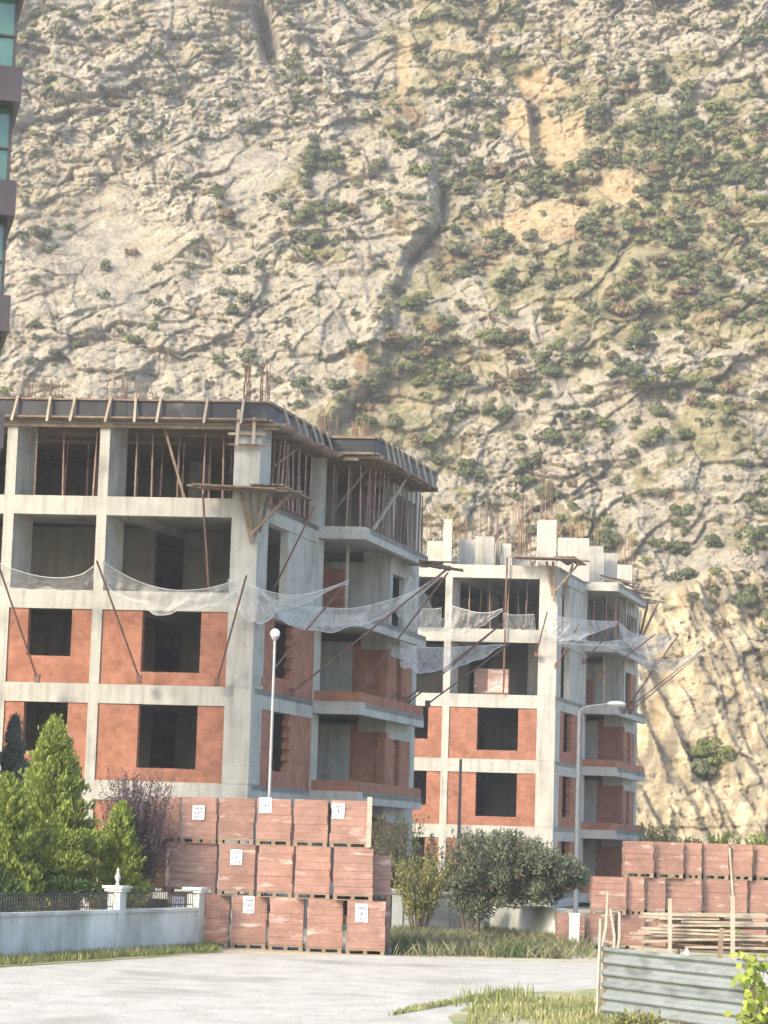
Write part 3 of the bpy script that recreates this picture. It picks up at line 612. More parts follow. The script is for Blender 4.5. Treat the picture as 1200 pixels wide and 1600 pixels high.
            P('partition_wall', lambda mb: mb.box(-.3, -.04, 3.3, 6.4, zb, zt)); P('partition_wall', lambda mb: mb.box(-1.4, .69, 11.92, 12.1, zb, zt))
            P('column', lambda mb: mb.box(-2.2, -1.7, 4.2, 5.2, zb, zt+.4)); P('partition_wall', lambda mb: mb.box(AL+.35, .66, 15.56, 15.76, zb, zt))
            P('brick_wall', lambda mb: mb.box(-1.2, -.3, 10.6, 10.8, zb, zb+(1.5 if far else 2.0)), M_BRICK)
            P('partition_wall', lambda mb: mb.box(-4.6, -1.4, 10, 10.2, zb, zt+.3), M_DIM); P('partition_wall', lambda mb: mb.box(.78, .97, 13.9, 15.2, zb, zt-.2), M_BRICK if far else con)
            P('partition_wall', lambda mb: mb.box(AL+.05, AL+.25, 1.2, 15, zb, zt))
        elif i == 4:
            P('partition_wall', lambda mb: mb.box(AL+.35, -.4, 9.6, 9.8, zb, zt), M_DIM); P('partition_wall', lambda mb: mb.box(AL+.35, .66, 15.56, 15.76, zb, zt))
            P('partition_wall', lambda mb: mb.box(-.3, -.04, 3.0, 6.4, zb, zt)) if far else None; P('partition_wall', lambda mb: mb.box(AL+.05, AL+.25, 1.2, 15, zb, zt))
            pass
    return e, fr, lv
O1 = at(393, 1070, 76); O2 = at(866, 1180, 111)
B1, fr1, lv1 = building('unfinished_building', O1, 0, M_CON, 'nearer concrete frame building with brick infill and timber roof shuttering at the left', False)
B2, fr2, lv2 = building('unfinished_building', O2, -.75, M_CONF, 'farther sunlit concrete frame building with bare stub columns standing on its roof', True)

# starter bars
def rebar(e, fr, spots):
    for (a, b, z, w, d, h, n) in spots:
        mb = MB(fr)
        for k in range(n):
            x = a+random.uniform(0, w); y = b+random.uniform(0, d); hh = h*random.uniform(.8, 1.05)
            mb.tube([(x, y, z), (x+random.uniform(-.03, .03), y, z+hh*.5), (x+random.uniform(-.08, .08), y+random.uniform(-.05, .05), z+hh)], .013, 4)
        for zz in (z+.25, z+.55):
            mb.tube([(a, b, zz), (a+w, b, zz), (a+w, b+d, zz), (a, b+d, zz), (a, b, zz)], .008, 4)
        mb.build('rebar', M_REBAR, e)
rebar(B1, fr1, [(-.75, .05, 16.3, .3, .3, 1.55, 9), (-.2, .3, 16.3, .2, .6, 1.6, 8), (-5.1, .1, 16.3, 1.2, 1.4, .95, 16), (-8.1, .1, 16.3, 1.3, 1.4, .9, 14), (-2.5, 3, 16.3, .4, .4, .6, 6), (-1.9, 5, 16.3, .3, .4, .6, 6),
                (-.2, 6.6, 16.3, .3, .5, 1.2, 8), (.2, 9, 16.3, .5, 1.8, 1.3, 18), (-.6, 8, 16.3, .5, .8, 1.3, 10), (.7, 15.2, 16.3, .3, .5, 1.1, 8), (.3, 12, 16.3, .3, .3, .9, 6), (-.4, 11, 16.3, .3, .8, 1.5, 8)])

# roof shuttering of the nearer building (a thing of its own, lifts off when struck)
def shutter():
    e = empty('roof_shuttering', Vector((O1[0], O1[1], 15.8)), 'dark film-faced plywood shuttering with pale timber struts round the roof edge of the nearer building', 'formwork')
    fr = fr1; zt, zb = 16.38, 15.86
    for (a0, a1, b0, b1) in ((AL, .3, -.3, -.27), (.3, .33, -.3, 6.1), (.3, 1.95, 6.1, 6.13), (1.95, 1.98, 6.1, 14.2)):
        x = a0; y = b0; L = max(a1-a0, b1-b0); n = max(1, round(L/2.4))
        for k in range(n):
            if a1-a0 > b1-b0: MB(fr).box(a0+L*k/n+.006, a0+L*(k+1)/n-.006, b0, b1, zb, zt).build('fascia_panel', M_FILM, e)
            else: MB(fr).box(a0, a1, b0+L*k/n+.006, b0+L*(k+1)/n-.006, zb, zt).build('fascia_panel', M_FILM, e)
    MB(fr).box(AL, .3, -.36, -.302, 16.38, 16.43).build('rail', M_WOOD, e); MB(fr).box(.335, .39, -.3, 6.1, 16.33, 16.43).build('rail', M_WOOD, e)
    MB(fr).box(.39, 1.95, 6.03, 6.098, 16.33, 16.42).build('rail', M_WOOD, e); MB(fr).box(1.985, 2.04, 6.1, 14.2, 16.33, 16.42).build('rail', M_WOOD, e)
    MB(fr).box(AL, .3, -.40, -.305, 15.80, 15.86).build('rail', M_WOOD, e); MB(fr).box(.335, .45, -.3, 6.1, 15.78, 15.86).build('rail', M_WOOD, e)
    MB(fr).box(.39, 1.95, 5.98, 6.098, 15.78, 15.86).build('rail', M_WOOD, e); MB(fr).box(1.985, 2.06, 6.1, 14.2, 15.78, 15.86).build('rail', M_WOOD, e)
    MB(fr).box(AL, .3, -.26, 9.5, 15.76, 15.815).build('deck', M_WOOD, e)
    MB(fr).box(.3, 1.94, 6.14, 14.2, 15.76, 15.815).build('deck', M_WOOD, e); MB(fr).box(AL, .3, 9.5, 15.2, 15.76, 15.815).build('deck', M_WOOD, e)
    a = -.45
    while a > AL:
        lean = random.uniform(-.16, .05)
        MB(fr).bar((a, -.40, 16.48), (a+lean, -.50, 15.66), .075, .05).build('strut', M_PALE, e); a -= random.choice((1.05, 1.15, .8, 1.5, 1.1))
    b = .9
    while b < 6:
        MB(fr).bar((.42, b, 16.45), (.62, b+.2, 15.72), .06, .09).build('strut', M_PALE, e); b += random.uniform(.7, 1.3)
    b = 6.9
    while b < 14:
        MB(fr).bar((2.06, b, 16.45), (2.2, b+.1, 15.72), .06, .09).build('strut', M_PALE, e); b += random.uniform(.6, 1.2)
    for k in range(22):     # joists poking out beyond the deck at the side
        b = -.2+k*.3
        MB(fr).box(-.4, .75+random.uniform(-.15, .2), b, b+.07, 15.66, 15.755).build('joist', M_WOOD, e)
    for k in range(23):
        b = 6.2+k*.35
        MB(fr).box(.9, 2.1+random.uniform(-.2, .1), b, b+.07, 15.66, 15.755).build('joist', M_WOOD, e)
    for y in (-.1, 1.5, 3.2): MB(fr).box(AL, .6, y, y+.1, 15.55, 15.655).build('bearer', M_WOOD, e)
    # clamp timbers round the corner column head
    MB(fr).box(-1.0, .2, -.16, -.06, 15.36, 15.44).build('clamp', M_PALE, e); MB(fr).box(-.95, .2, -.2, -.1, 15.02, 15.08).build('clamp', M_WOOD, e)
    MB(fr).bar((-.62, -.3, 16.15), (-.64, -.3, 15.0), .1, .06).build('clamp', M_PALE, e); MB(fr).bar((-.12, -.3, 15.9), (-.12, -.3, 15.05), .1, .06).build('clamp', M_PALE, e)
    MB(fr).box(1.0, 1.5, 5.6, 5.75, 15.5, 15.6).build('clamp', M_WOOD, e)
shutter()

# steel props
def props(fr, zb, h, spots, where):
    proto = None
    for a, b in spots:
        loc = Vector(fr(a, b, zb))
        if proto is None: proto = steel_prop_proto(loc, h, 'upright steel prop '+where, 'steel props under the concrete slabs'); continue
        c = copy_tree(proto); c.location = loc; c.rotation_euler = (random.uniform(-.012, .012), random.uniform(-.035, .035), 0)
def jit(a0, a1, n, bs): return [(a0+(a1-a0)*(k+.5)/n+random.uniform(-.15, .15), b+random.uniform(-.3, .3)) for b in bs for k in range(n)]
Z4 = lv1[4]
props(fr1, Z4, 2.18, jit(-7.7, -5.3, 3, (.6, 2.6))+jit(-7.4, -5.3, 3, (4.4,)), 'in the left top bay, nearer building')
props(fr1, Z4, 2.18, jit(-4.6, -1.0, 5, (.5,))+jit(-4.4, -1, 4, (2.2, 4.2)), 'in the wide top bay, nearer building')
props(fr1, Z4, 2.18, jit(-.3, -.1, 1, (1.6, 2.3, 3.0, 4.2, 5.2))+[(.12, 1.4+.42*k+random.uniform(-.1, .1)) for k in range(9)]+[(-1.2, 2+.7*k) for k in range(6)], 'at the side top opening, nearer building')
props(fr1, Z4, 2.18, [(.35, 6.8), (.8, 6.9), (1.3, 6.8)]+[(1.5, 7.2+.5*k) for k in range(15)], 'crowded at the nearer top balcony edge')
props(fr1, Z4, 2.18, jit(.2, 1.3, 2, (8, 9.6, 11))+[(.5, 12.9), (.5, 14.2)], 'behind the nearer top balcony edge')
Z4f = lv2[4]
props(fr2, Z4f, 2.33, jit(-4.5, -1.1, 4, (1.0, 3.0)), 'in the top front opening, farther building')
props(fr2, Z4f, 2.33, [(.3, 7.2), (.9, 7.3)]+[(1.35, 7.4+.8*k) for k in range(9)]+[(.4, 9), (.3, 10.5), (.8, 10)], 'at the top balcony edge, farther building')
def lean(name, p, q, r, m, label, cat, timber=False):
    mid = Vector(p); mb = MB()
    if timber: mb.bar(p, q, r*2, r*1.5)
    else: mb.tube([p, q], r, 6)
    o = mb.build(name, m, origin=mid); tag(o, label, cat); return o
lean('diagonal_brace', fr1(-3.2, .2, 15.7), fr1(-2.45, .25, 13.37), .04, M_WOOD, 'slanting timber brace in the wide front bay of the top storey', 'timber', True)
lean('diagonal_brace', fr1(1.3, 7.3, 15.4), fr1(.2, 7.2, 13.9), .05, M_WOOD, 'slanting timber brace by the balcony corner of the top storey', 'timber', True)
lean('diagonal_brace', fr1(1.75, 10.8, 15.7), fr1(1.62, 7.3, 13.37), .05, M_PALE, 'pale long timber brace rising across the balcony side of the top storey', 'timber', True)
lean('diagonal_brace', fr1(.2, 3.6, 15.7), fr1(.05, 1.3, 14.6), .04, M_WOOD, 'short timber brace below the shuttering on the side face', 'timber', True)
lean('leaning_pole', at(317, 772, 75.4), at(326, 917, 75.7), .035, M_POLE, 'grey pole leaning across the wide opening below the corner platform', 'pole')
lean('leaning_pole', at(491, 792, 76.5), at(427, 922, 77.4), .03, M_POLE, 'thin pole slanting from the corner platform over the side opening', 'pole')
lean('standing_pole', Vector(fr1(.55, 8.0, 10.36)), Vector(fr1(.55, 8.0, 12.92)), .06, M_PALE, 'pale upright post on the balcony of the fourth storey of the nearer building', 'pole')
lean('standing_pole', Vector(fr2(-2.35, -.12, 9.62)), Vector(fr2(-2.3, -.2, 15.9)), .045, M_POLE, 'long dark pole standing against the front of the farther building', 'pole')
lean('standing_pole', Vector(fr2(.6, 8.4, lv2[3])), Vector(fr2(.6, 8.4, lv2[4]-.45)), .08, M_PALE, 'pale upright post on the balcony of the farther building', 'pole')

# plank platforms
def platform(c, deck, braces, label, junk=0):
    e = empty('plank_platform', c, label, 'platform', 'timber working platforms')
    for i, (p, q, w) in enumerate(deck): MB().bar(p, q, w, .05).build('plank', M_WOOD, e)
    for p, q in braces: MB().bar(p, q, .1, .08).build('bracket', M_WOOD, e)
    return e
D0 = 75.0
f = fr1
deck = [(f(-1.75+random.uniform(-.3, .2), -.12-.2*k, 13.62+random.uniform(-.02, .04)), f(1.0+random.uniform(-.3, .5), -.12-.2*k, 13.56+random.uniform(-.05, .03)), .17) for k in range(6)]
deck += [(f(.15+.22*k, -1.1, 13.66), f(.15+.22*k, 1.6+random.uniform(-.3, .6), 13.62), .18) for k in range(5)]
platform(Vector(f(0, -.5, 13.6)), deck, [(f(-.5, -.14, 13.5), f(-.15, -.12, 12.0)), (f(-.2, -.16, 13.5), f(-.1, -.2, 11.9)), (f(.1, -.12, 13.55), f(-.02, -.16, 12.2)), (f(1.15, -.35, 13.5), f(-.1, -.25, 12.2)), (f(-.9, -.9, 13.53), f(1.2, -.9, 13.5)), (f(.2, .3, 13.5), f(.12, -.1, 12.3))],
         'ragged plank platform on timber brackets at the front corner of the nearer building')
p0 = Vector(f(1.6, 14.5, 12.95))
deck = [(p0+Vector((-.5+random.uniform(-.2, .2), -.1*k-.2, random.uniform(0, .25))), p0+Vector((1.05+random.uniform(-.5, .35), -.1*k+random.uniform(-.3, .3), random.uniform(-.2, .1))), .16) for k in range(9)]
platform(p0, deck, [(p0+Vector((.9, -.3, 0)), p0+Vector((-.2, -.3, -1.0)))], 'heap of dark planks sticking out of the rear corner of the nearer building')
f = fr2
deck = [(f(-1.9+random.uniform(-.2, .2), -.12-.22*k, 15.86), f(1.1+random.uniform(-.3, .4), -.12-.22*k, 15.8), .18) for k in range(5)]+[(f(.1+.25*k, -1, 15.9), f(.1+.25*k, 1.6+random.uniform(-.3, .5), 15.84), .18) for k in range(4)]
platform(Vector(f(0, -.5, 15.8)), deck, [(f(-.5, -.14, 15.75), f(-.2, -.12, 14.2)), (f(-.2, -.16, 15.75), f(-.1, -.2, 13.9)), (f(1.1, -.35, 15.75), f(-.05, -.22, 14.4)), (f(.5, .9, 15.75), f(.1, .5, 14.2))],
         'plank platform on brackets at the front corner of the farther building roof')
deck = [(f(.6+random.uniform(-.6, .5), 7+.8*k, 15.6+random.uniform(.05, .5)), f(1.9+random.uniform(-.3, .3), 7.3+.8*k+random.uniform(-1, 1.4), 15.58+random.uniform(-.03, .3)), .17) for k in range(12)]
platform(Vector(f(1.2, 10, 15.6)), deck, [(f(1.9, 13.5, 15.5), f(1.2, 15, 13.6)), (f(2.2, 14.5, 15.4), f(1.7, 12.5, 13.3))], 'jumbled planks along the balcony edge of the farther building roof')

# stub columns and walls standing on the farther roof
for (u0, u1, vt, D, dep) in ((668, 694, 845, 113.5, .6), (695, 707, 811, 111.6, 2.2), (718, 743, 843, 114, .4), (743, 754, 838, 116, 1.5), (755, 773, 838, 115.5, .4), (776, 783, 845, 117, 1.2), (785, 799, 849, 116, .4), (801, 824, 864, 118, .4),
                            (842, 870, 812, 111.3, 1.2), (873, 921, 840, 117, .5), (922, 943, 853, 119, .4), (944, 965, 864, 120, .4), (966, 988, 882, 122, .5)):
    a = at(u0, vt, D); b = at(u1, vt, D)
    MB().add([], []).box(a.x, b.x, D, D+dep, lv2[5]+.001, a.z).build('stub_column', M_CONF, B2)
def reb_uv(e, u0, u1, vt, D, z, n):
    mb = MB()
    for k in range(n):
        a = at(random.uniform(u0, u1), vt+random.uniform(-4, 10), D+random.uniform(0, .6)); mb.tube([(a.x, a.y, z), (a.x+random.uniform(-.05, .05), a.y, a.z)], .014, 4)
    mb.build('rebar', M_REBAR, e)
for (u0, u1, vt, D, n) in ((843, 872, 748, 111.5, 12), (800, 838, 778, 116, 18), (765, 800, 800, 116.5, 12), (885, 915, 812, 117.2, 12), (745, 765, 785, 116, 8), (715, 742, 805, 114.2, 10), (668, 715, 790, 113.6, 16), (926, 942, 815, 119.2, 6), (964, 990, 830, 122, 8), (812, 826, 815, 118, 8)):
    reb_uv(B2, u0, u1, vt, D, lv2[5]+.8, n)
# tarp on the near roof, block pack inside the far building
tb = MB(); tc_ = at(541, 676, 86); n = 9
vs = []; fs = []
for i in range(n):
    for j in range(n):
        x = (i/(n-1)-.5)*1.0; y = (j/(n-1)-.5)*1.2; vs.append((tc_.x+x, tc_.y+y, 16.32+max(0, .42*(1-(x/.5)**2)*(1-(y/.6)**2))+random.uniform(0, .06)))
for i in range(n-1):
    for j in range(n-1): k = i*n+j; fs.append((k, k+n, k+n+1, k+1))
tb.add(vs, fs); tag(tb.build('tarpaulin', M_TARP), 'crumpled white tarpaulin bundle lying on the roof of the nearer building', 'tarpaulin')

# ------------------------------------------------------------------ brick pallets
def squiggle(mb, cx, cz, y, w, h):
    """rows of printed characters, as bars and loops, on a label sheet"""
    for r, (zz, n, s) in enumerate(((.28, 5, .10), (-.02, 3, .22), (-.32, 4, .10))):
        for k in range(n):
            x = cx+(k-(n-1)/2)*w*.8/n; z = cz+zz*h; a = s*h; t = .012
            mb.box(x-w*.05, x-w*.05+t, y-.003, y, z-a/2, z+a/2)
            if (k+r) % 2: mb.box(x-w*.05, x+w*.06, y-.0035, y-.0005, z+a/2-t, z+a/2)
            if (k+r) % 3: mb.box(x-w*.05, x+w*.06, y-.0035, y-.0005, z-t/2, z+t/2)
            if k % 2: mb.box(x+w*.06-t, x+w*.06, y-.004, y-.001, z-a/2, z+a/2)
def make_pack(loc, w, h, d, label, paper=None, seed=0):
    e = empty('brick_pallet', loc, label, 'brick pallet', 'pallets of bricks'); x, y, z = loc
    mb = MB(); nz_ = int(round((h-.13)/.19)); 
    # pack of hollow bricks: each course nudged a little
    ch = (h-.14)/nz_
    for k in range(nz_):
        o = random.uniform(-.014, .014); mb.box(x-w/2+o+random.uniform(0, .02), x+w/2+o-random.uniform(0, .02), y+abs(o)*1.2, y+d, z+.14+k*ch+.003, z+.14+(k+1)*ch-.001)
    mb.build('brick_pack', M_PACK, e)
    wb = MB()
    for k in (-1, 0, 1): wb.box(x+k*(w/2-.06)-.05, x+k*(w/2-.06)+.05, y+.005, y+d-.01, z+.022, z+.10)
    for k in range(2): wb.box(x-w/2, x+w/2, y+.0+k*(d-.1), y+.09+k*(d-.1), z, z+.021)
    wb.box(x-w/2, x+w/2, y, y+d, z+.101, z+.137); wb.build('pallet', M_WOOD, e)
    if paper:
        px, pz, pw, ph = paper; cx = x+px*w; cz = z+.14+pz*(h-.14)
        p = MB(); n = 4; 
        for k in range(n):
            a0 = cx-pw/2+pw*k/n; a1 = cx-pw/2+pw*(k+1)/n; b0 = y-.012-.012*sin(k*1.9+seed); b1 = y-.012-.012*sin((k+1)*1.9+seed)
            p.add([(a0,b0,cz-ph/2),(a1,b1,cz-ph/2),(a1,b1,cz+ph/2),(a0,b0,cz+ph/2),(a0,b0+.004,cz-ph/2),(a1,b1+.004,cz-ph/2),(a1,b1+.004,cz+ph/2),(a0,b0+.004,cz+ph/2)], [(0,1,2,3),(7,6,5,4),(0,4,5,1),(2,6,7,3),(0,3,7,4),(1,5,6,2)])
        lab = p.build('label_sheet', M_PAPER, e)
        q = MB(); squiggle(q, cx, cz, y-.027, pw, ph); q.build('print', M_INK, lab)
    return e
ORD = ['leftmost', 'second from the left', 'third from the left', 'fourth from the left', 'fifth from the left', 'sixth from the left', 'seventh from the left', 'eighth from the left']
def row(us, vb, vt_, Dfun, z, h, d, stack, rowname, papers=(), setback=0):
    for i, (u0, u1) in enumerate(us):
        D = Dfun((u0+u1)/2)+setback; a = at(u0, vb, D); b = at(u1, vb, D); w = (b.x-a.x)-.02
        pp = papers.get(i) if papers else None
        lb = 'red brick pallet%s, %s, %s row of the %s' % (' with paper label' if pp else '', ORD[i].replace(' the', ''), rowname, stack)
        make_pack(Vector(((a.x+b.x)/2, D, z)), w, h-.004, d, lb, pp, i)
Dl = lambda u: 62-(u-320)/280*2.2
SL = 'left stack'
row([(258,317),(318,357),(359,416),(418,474),(477,535),(539,602)], 1480, 0, Dl, 0, 1.30, .95, SL, 'bottom', {0: (-.2,.75,.3,.42), 2: (-.02,.82,.28,.42), 5: (-.12,.75,.30,.44)})
row([(205,258),(260,337),(339,397),(400,457),(459,516),(519,583)], 1400, 0, Dl, 1.30, 1.27, .95, SL, 'middle', {2: (-.02,.72,.30,.38)})
row([(226,279),(281,338),(340,397),(399,455),(457,512),(514,577)], 1315, 0, Dl, 2.57, 1.16, .95, SL, 'top', {1: (-.02,.62,.30,.36), 3: (-.26,.84,.30,.38), 5: (-.3,.74,.3,.38)})
for zz, nm, hh in ((0, 'bottom', 1.29), (1.29, 'upper', 1.1)):
    a = at(574, 1480, 61.6); make_pack(Vector((a.x+.18, 61.1, zz)), .74, hh, .9, '%s one of two set back red brick pallets, right end of left stack' % nm)
SR_ = 'right stack'
Dr = lambda u: 68+(u-980)*.004
row([(868,913),(915,960),(962,1008),(1010,1055),(1057,1102),(1104,1150),(1152,1198),(1200,1246)], 1480, 0, Dr, 0, .95, .8, SR_, 'bottom')
row([(924,979),(981,1007),(1010,1040),(1042,1097),(1099,1142),(1145,1168),(1170,1204),(1206,1250)], 1430, 0, Dr, .95, 1.03, .8, SR_, 'middle')
row([(975,1022),(1025,1068),(1070,1097),(1098,1139),(1143,1176),(1181,1226)], 1372, 0, Dr, 1.98, 1.0, .8, SR_, 'top')
a = at(768, 1083, 113.2)
pk = make_pack(Vector((a.x, 113.0, lv2[3])), 1.65, 1.3, .9, 'brick pallet with torn orange and white wrap standing inside the farther building')
M_WRAP = mat('orange_white_wrap', (.55,.25,.16), (.75,.62,.58), 1.5, .6, .2)
x0 = a.x-.2; wm = MB(); wm.box(x0, x0+.95, 112.96, 112.99, lv2[3]+.2, lv2[3]+1.28); wr = wm.build('wrap_panel', M_WRAP, pk)
wm = MB()
for pts in (((.12,1.15),(.8,1.15)), ((.15,.95),(.15,.6)), ((.15,.6),(.45,.7)), ((.45,.7),(.5,.95)), ((.55,.65),(.8,.95)), ((.15,.3),(.5,.5)), ((.5,.5),(.85,.25))):
    (p, q) = pts; wm.bar((x0+p[0], 112.95, lv2[3]+p[1]), (x0+q[0], 112.95, lv2[3]+q[1]), .01, .07)
wm.build('print', M_WHITE, wr)

# ------------------------------------------------------------------ safety nets and their poles
def net(up, lo, label, ripple=.06, nr=12):
    """up, lo: polylines of (u, v, depth) for the two edges"""
    def samp(pl, t):
        x = t*(len(pl)-1); i = min(int(x), len(pl)-2); k = x-i; P0 = pl[max(i-1, 0)]; P1 = pl[i]; P2 = pl[i+1]; P3 = pl[min(i+2, len(pl)-1)]
        return tuple(.5*((2*b)+(-a+c)*k+(2*a-5*b+4*c-d)*k*k+(-a+3*b-3*c+d)*k**3) for a, b, c, d in zip(P0, P1, P2, P3))
    nc = 60; vs = []; e1 = []; e2 = []; ph = random.uniform(0, 9)
    for i in range(nc+1):
        t = i/nc; A = at(*samp(up, t)); B = at(*samp(lo, t))
        for j in range(nr+1):
            s = j/nr; p = A.lerp(B, s); sag = sin(pi*s)*.22*min(1, (A-B).length); rp = ripple*sin(pi*s)*(sin(t*31+ph+2*s)+.7*sin(t*67+3*s+ph)+1.2*sin(t*13+9*s+ph*2))
            vs.append((p.x, p.y-rp+sag*.4, p.z-sag*.55)); 
        e1.append(A); e2.append(B+Vector((0, 0, .03*sin(t*41+ph)+.04*sin(t*23+ph*3)))); vs[-1] = tuple(e2[-1])
    fs = [(i*(nr+1)+j, (i+1)*(nr+1)+j, (i+1)*(nr+1)+j+1, i*(nr+1)+j+1) for i in range(nc) for j in range(nr)]
    mid = at(*samp(lo, .5)); e = empty('safety_net', mid, label, 'safety net', 'white safety nets round the unfinished buildings')
    mb = MB(); mb.add(vs, fs); mb.build('netting', M_NET, e, smooth=True)
    MB().tube(e1, .011, 5).build('edge_rope', M_NETROPE, e); MB().tube(e2, .009, 5).build('edge_rope', M_NETROPE, e)
net([(-60,870,74.5),(-20,872,74.6),(12,886,74.8),(50,898,75),(90,903,75.1),(125,898,75),(147,884,74.8)], [(-60,925,75.9),(-20,922,75.9),(12,918,75.9),(50,920,75.9),(90,921,75.9),(125,924,75.9),(147,930,75.8)], 'white net sagging across the leftmost open bay')
net([(160,876,74.6),(185,893,74.9),(220,910,75.1),(262,921,75.2),(300,922,75.2),(335,917,75.2),(364,908,75)], [(163,918,75.6),(190,930,75.5),(222,945,75.3),(255,962,75.1),(290,950,75.2),(325,950,75.3),(375,930,75.3)], 'white net draped over the slab edge under the wide open bay')
net([(355,906,75.0),(385,912,75.1),(410,921,75.2),(450,930,76.0),(490,926,76.8),(545,907,78)], [(360,950,75.3),(385,965,75.2),(408,975,75.2),(435,955,76),(480,940,76.8),(545,909,78)], 'short white net pulled up to a pole tip beside the corner column')
net([(408,925,75.6),(450,945,77),(500,949,79),(553,950,80.5),(607,938,81.5),(650,922,82),(690,896,82.2)], [(425,945,75.4),(455,978,76.6),(500,986,78.5),(550,980,80.3),(600,963,81.2),(645,936,82),(692,899,82.2)], 'long white net swept along the nearer balcony side up to a pole tip')
net([(640,900,86),(665,930,87.5),(680,960,88.5),(696,968,89)], [(616,952,86),(640,980,87.5),(665,985,88.5),(692,985,89)], 'crumpled white net hanging at the rear corner of the nearer building')
net([(625,1002,87),(650,1010,88),(690,1012,89),(735,1010,90),(786,1007,90.5)], [(625,1040,86.5),(655,1050,87.5),(695,1047,88.5),(738,1034,90),(787,1009,90.5)], 'low white net stretched right from the rear corner of the nearer building')
net([(700,945,110),(725,952,109.8),(745,957,109.6),(765,957,109.4),(785,951,109)], [(690,990,110.8),(715,992,110.7),(738,985,110.4),(762,972,110),(786,953,109)], 'white net over the front slab edge of the farther building, left part')
net([(655,950,110),(672,952,110),(690,950,110)], [(655,985,110.9),(672,987,110.9),(690,985,110.9)], 'small white net square at the left end of the farther building')
net([(786,958,109.6),(805,961,109.8),(835,960,110)], [(786,983,110.8),(805,984,110.8),(838,984,110.8)], 'white net across the right half of the middle bay of the farther building')
net([(868,962,110.3),(895,967,111.5),(925,970,113),(966,971,114.5)], [(856,984,110.3),(872,1000,110),(905,998,111),(966,974,114.5)], 'white net from corner column to a balcony pole of the farther building')
net([(905,1000,112),(940,1003,114),(985,998,116),(1023,992,117)], [(870,1004,110.2),(930,1008,113),(985,1012,116),(1023,994,117)], 'narrow white net along the balcony slab of the farther building')
net([(966,972,115),(990,990,116.5),(1020,994,118),(1055,992,119)], [(975,1000,115.2),(1000,1022,116.5),(1030,1020,118),(1058,994,119)], 'white net reaching out beside the farther building, upper one at the right')
net([(1000,1015,117),(1030,1030,118),(1065,1028,119),(1098,1012,120)], [(990,1030,116.5),(1020,1048,118),(1060,1045,119),(1100,1018,120)], 'white net reaching out farthest right against the yellow cliff')
def pole(u0, v0, d0, u1, v1, d1, label, r=.032):
    e = empty('net_pole', at(u0, v0, d0), label, 'pole', 'leaning poles that hold the nets')
    p, q = at(u0, v0, d0), at(u1, v1, d1)
    MB().tube([p, q], r, 6).build('tube', M_POLE, e); MB().box(p.x-.09, p.x+.09, p.y-.06, p.y+.06, p.z-.12, p.z+.12, .02).build('socket', M_POLE, e)
pole(58, 1060, 75.8, -2, 884, 74.5, 'leftmost leaning pole, across the small window of the nearer building')
pole(218, 1061, 75.8, 151, 876, 74.5, 'leaning pole between the two front windows of the nearer building')
pole(339, 1066, 75.8, 385, 899, 74.6, 'pole leaning right in front of the corner column of the nearer building')
pole(412, 1064, 76.2, 543, 908, 78, 'pole leaning out from the side wall beside the street lamp')
pole(456, 1082, 79.4, 690, 896, 82.2, 'long pole rising from the side wall to the highest net tip')
pole(575, 1060, 83, 700, 895, 84.5, 'pole rising from the balcony to the plank heap')
pole(632, 1095, 88, 787, 972, 90.6, 'upper one of the long poles between the two buildings', .03)
pole(636, 1100, 88.3, 780, 978, 90, 'second long pole between the two buildings, just under the upper one', .03)
pole(668, 1100, 90, 796, 1006, 92, 'lowest pole reaching right between the two buildings', .03)
pole(838, 1022, 110.8, 855, 956, 109.6, 'short pole leaning against the corner column of the farther building')
pole(912, 1034, 113, 968, 972, 114.5, 'thin pole leaning out from the side slab of the farther building')
pole(938, 1056, 114, 1024, 991, 117, 'pole leaning out over the balcony of the farther building')
pole(870, 1040, 111, 905, 975, 111.5, 'pale stick leaning near the corner column of the farther building')
pole(975, 1112, 118, 1060, 992, 119, 'steepest of the rear poles beside the yellow cliff')
pole(990, 1100, 118, 1100, 1014, 120, 'upper of the two parallel poles pointing at the yellow cliff', .026)
pole(985, 1112, 118.5, 1092, 1024, 120.5, 'lower of the two parallel poles pointing at the yellow cliff', .026)

# ------------------------------------------------------------------ green glass tower at the left edge
e = empty('glass_tower', at(-60, 1400, 63)*1.0, 'green glass tower with grey balcony bands cut by the left edge', 'building')
rx = at(8, 400, 63).x; TA = radians(13)
def ft(x, y, z): return (rx+x*cos(TA)-y*sin(TA), 63+x*sin(TA)+y*cos(TA), z)
MB(ft).box(-5.5, 0, .1, 4, 0, 34).build('wall', M_GLASS, e)
for k in range(11):
    z = 22.85+9.3-3.1*k
    if z < .9: continue
    MB(ft).box(-5.6, .17, -.55, 4.05, z-.95, z).build('balcony_band', M_CLAD, e)
    for i in range(8): MB(ft).box(-.02-.75*i-.05, -.75*i+.015, .03, .099, z+.001, z+2.1).build('mullion', M_IRON, e)
    MB(ft).box(-5.55, .02, .02, .098, z+1.0, z+1.06).build('transom', M_IRON, e)

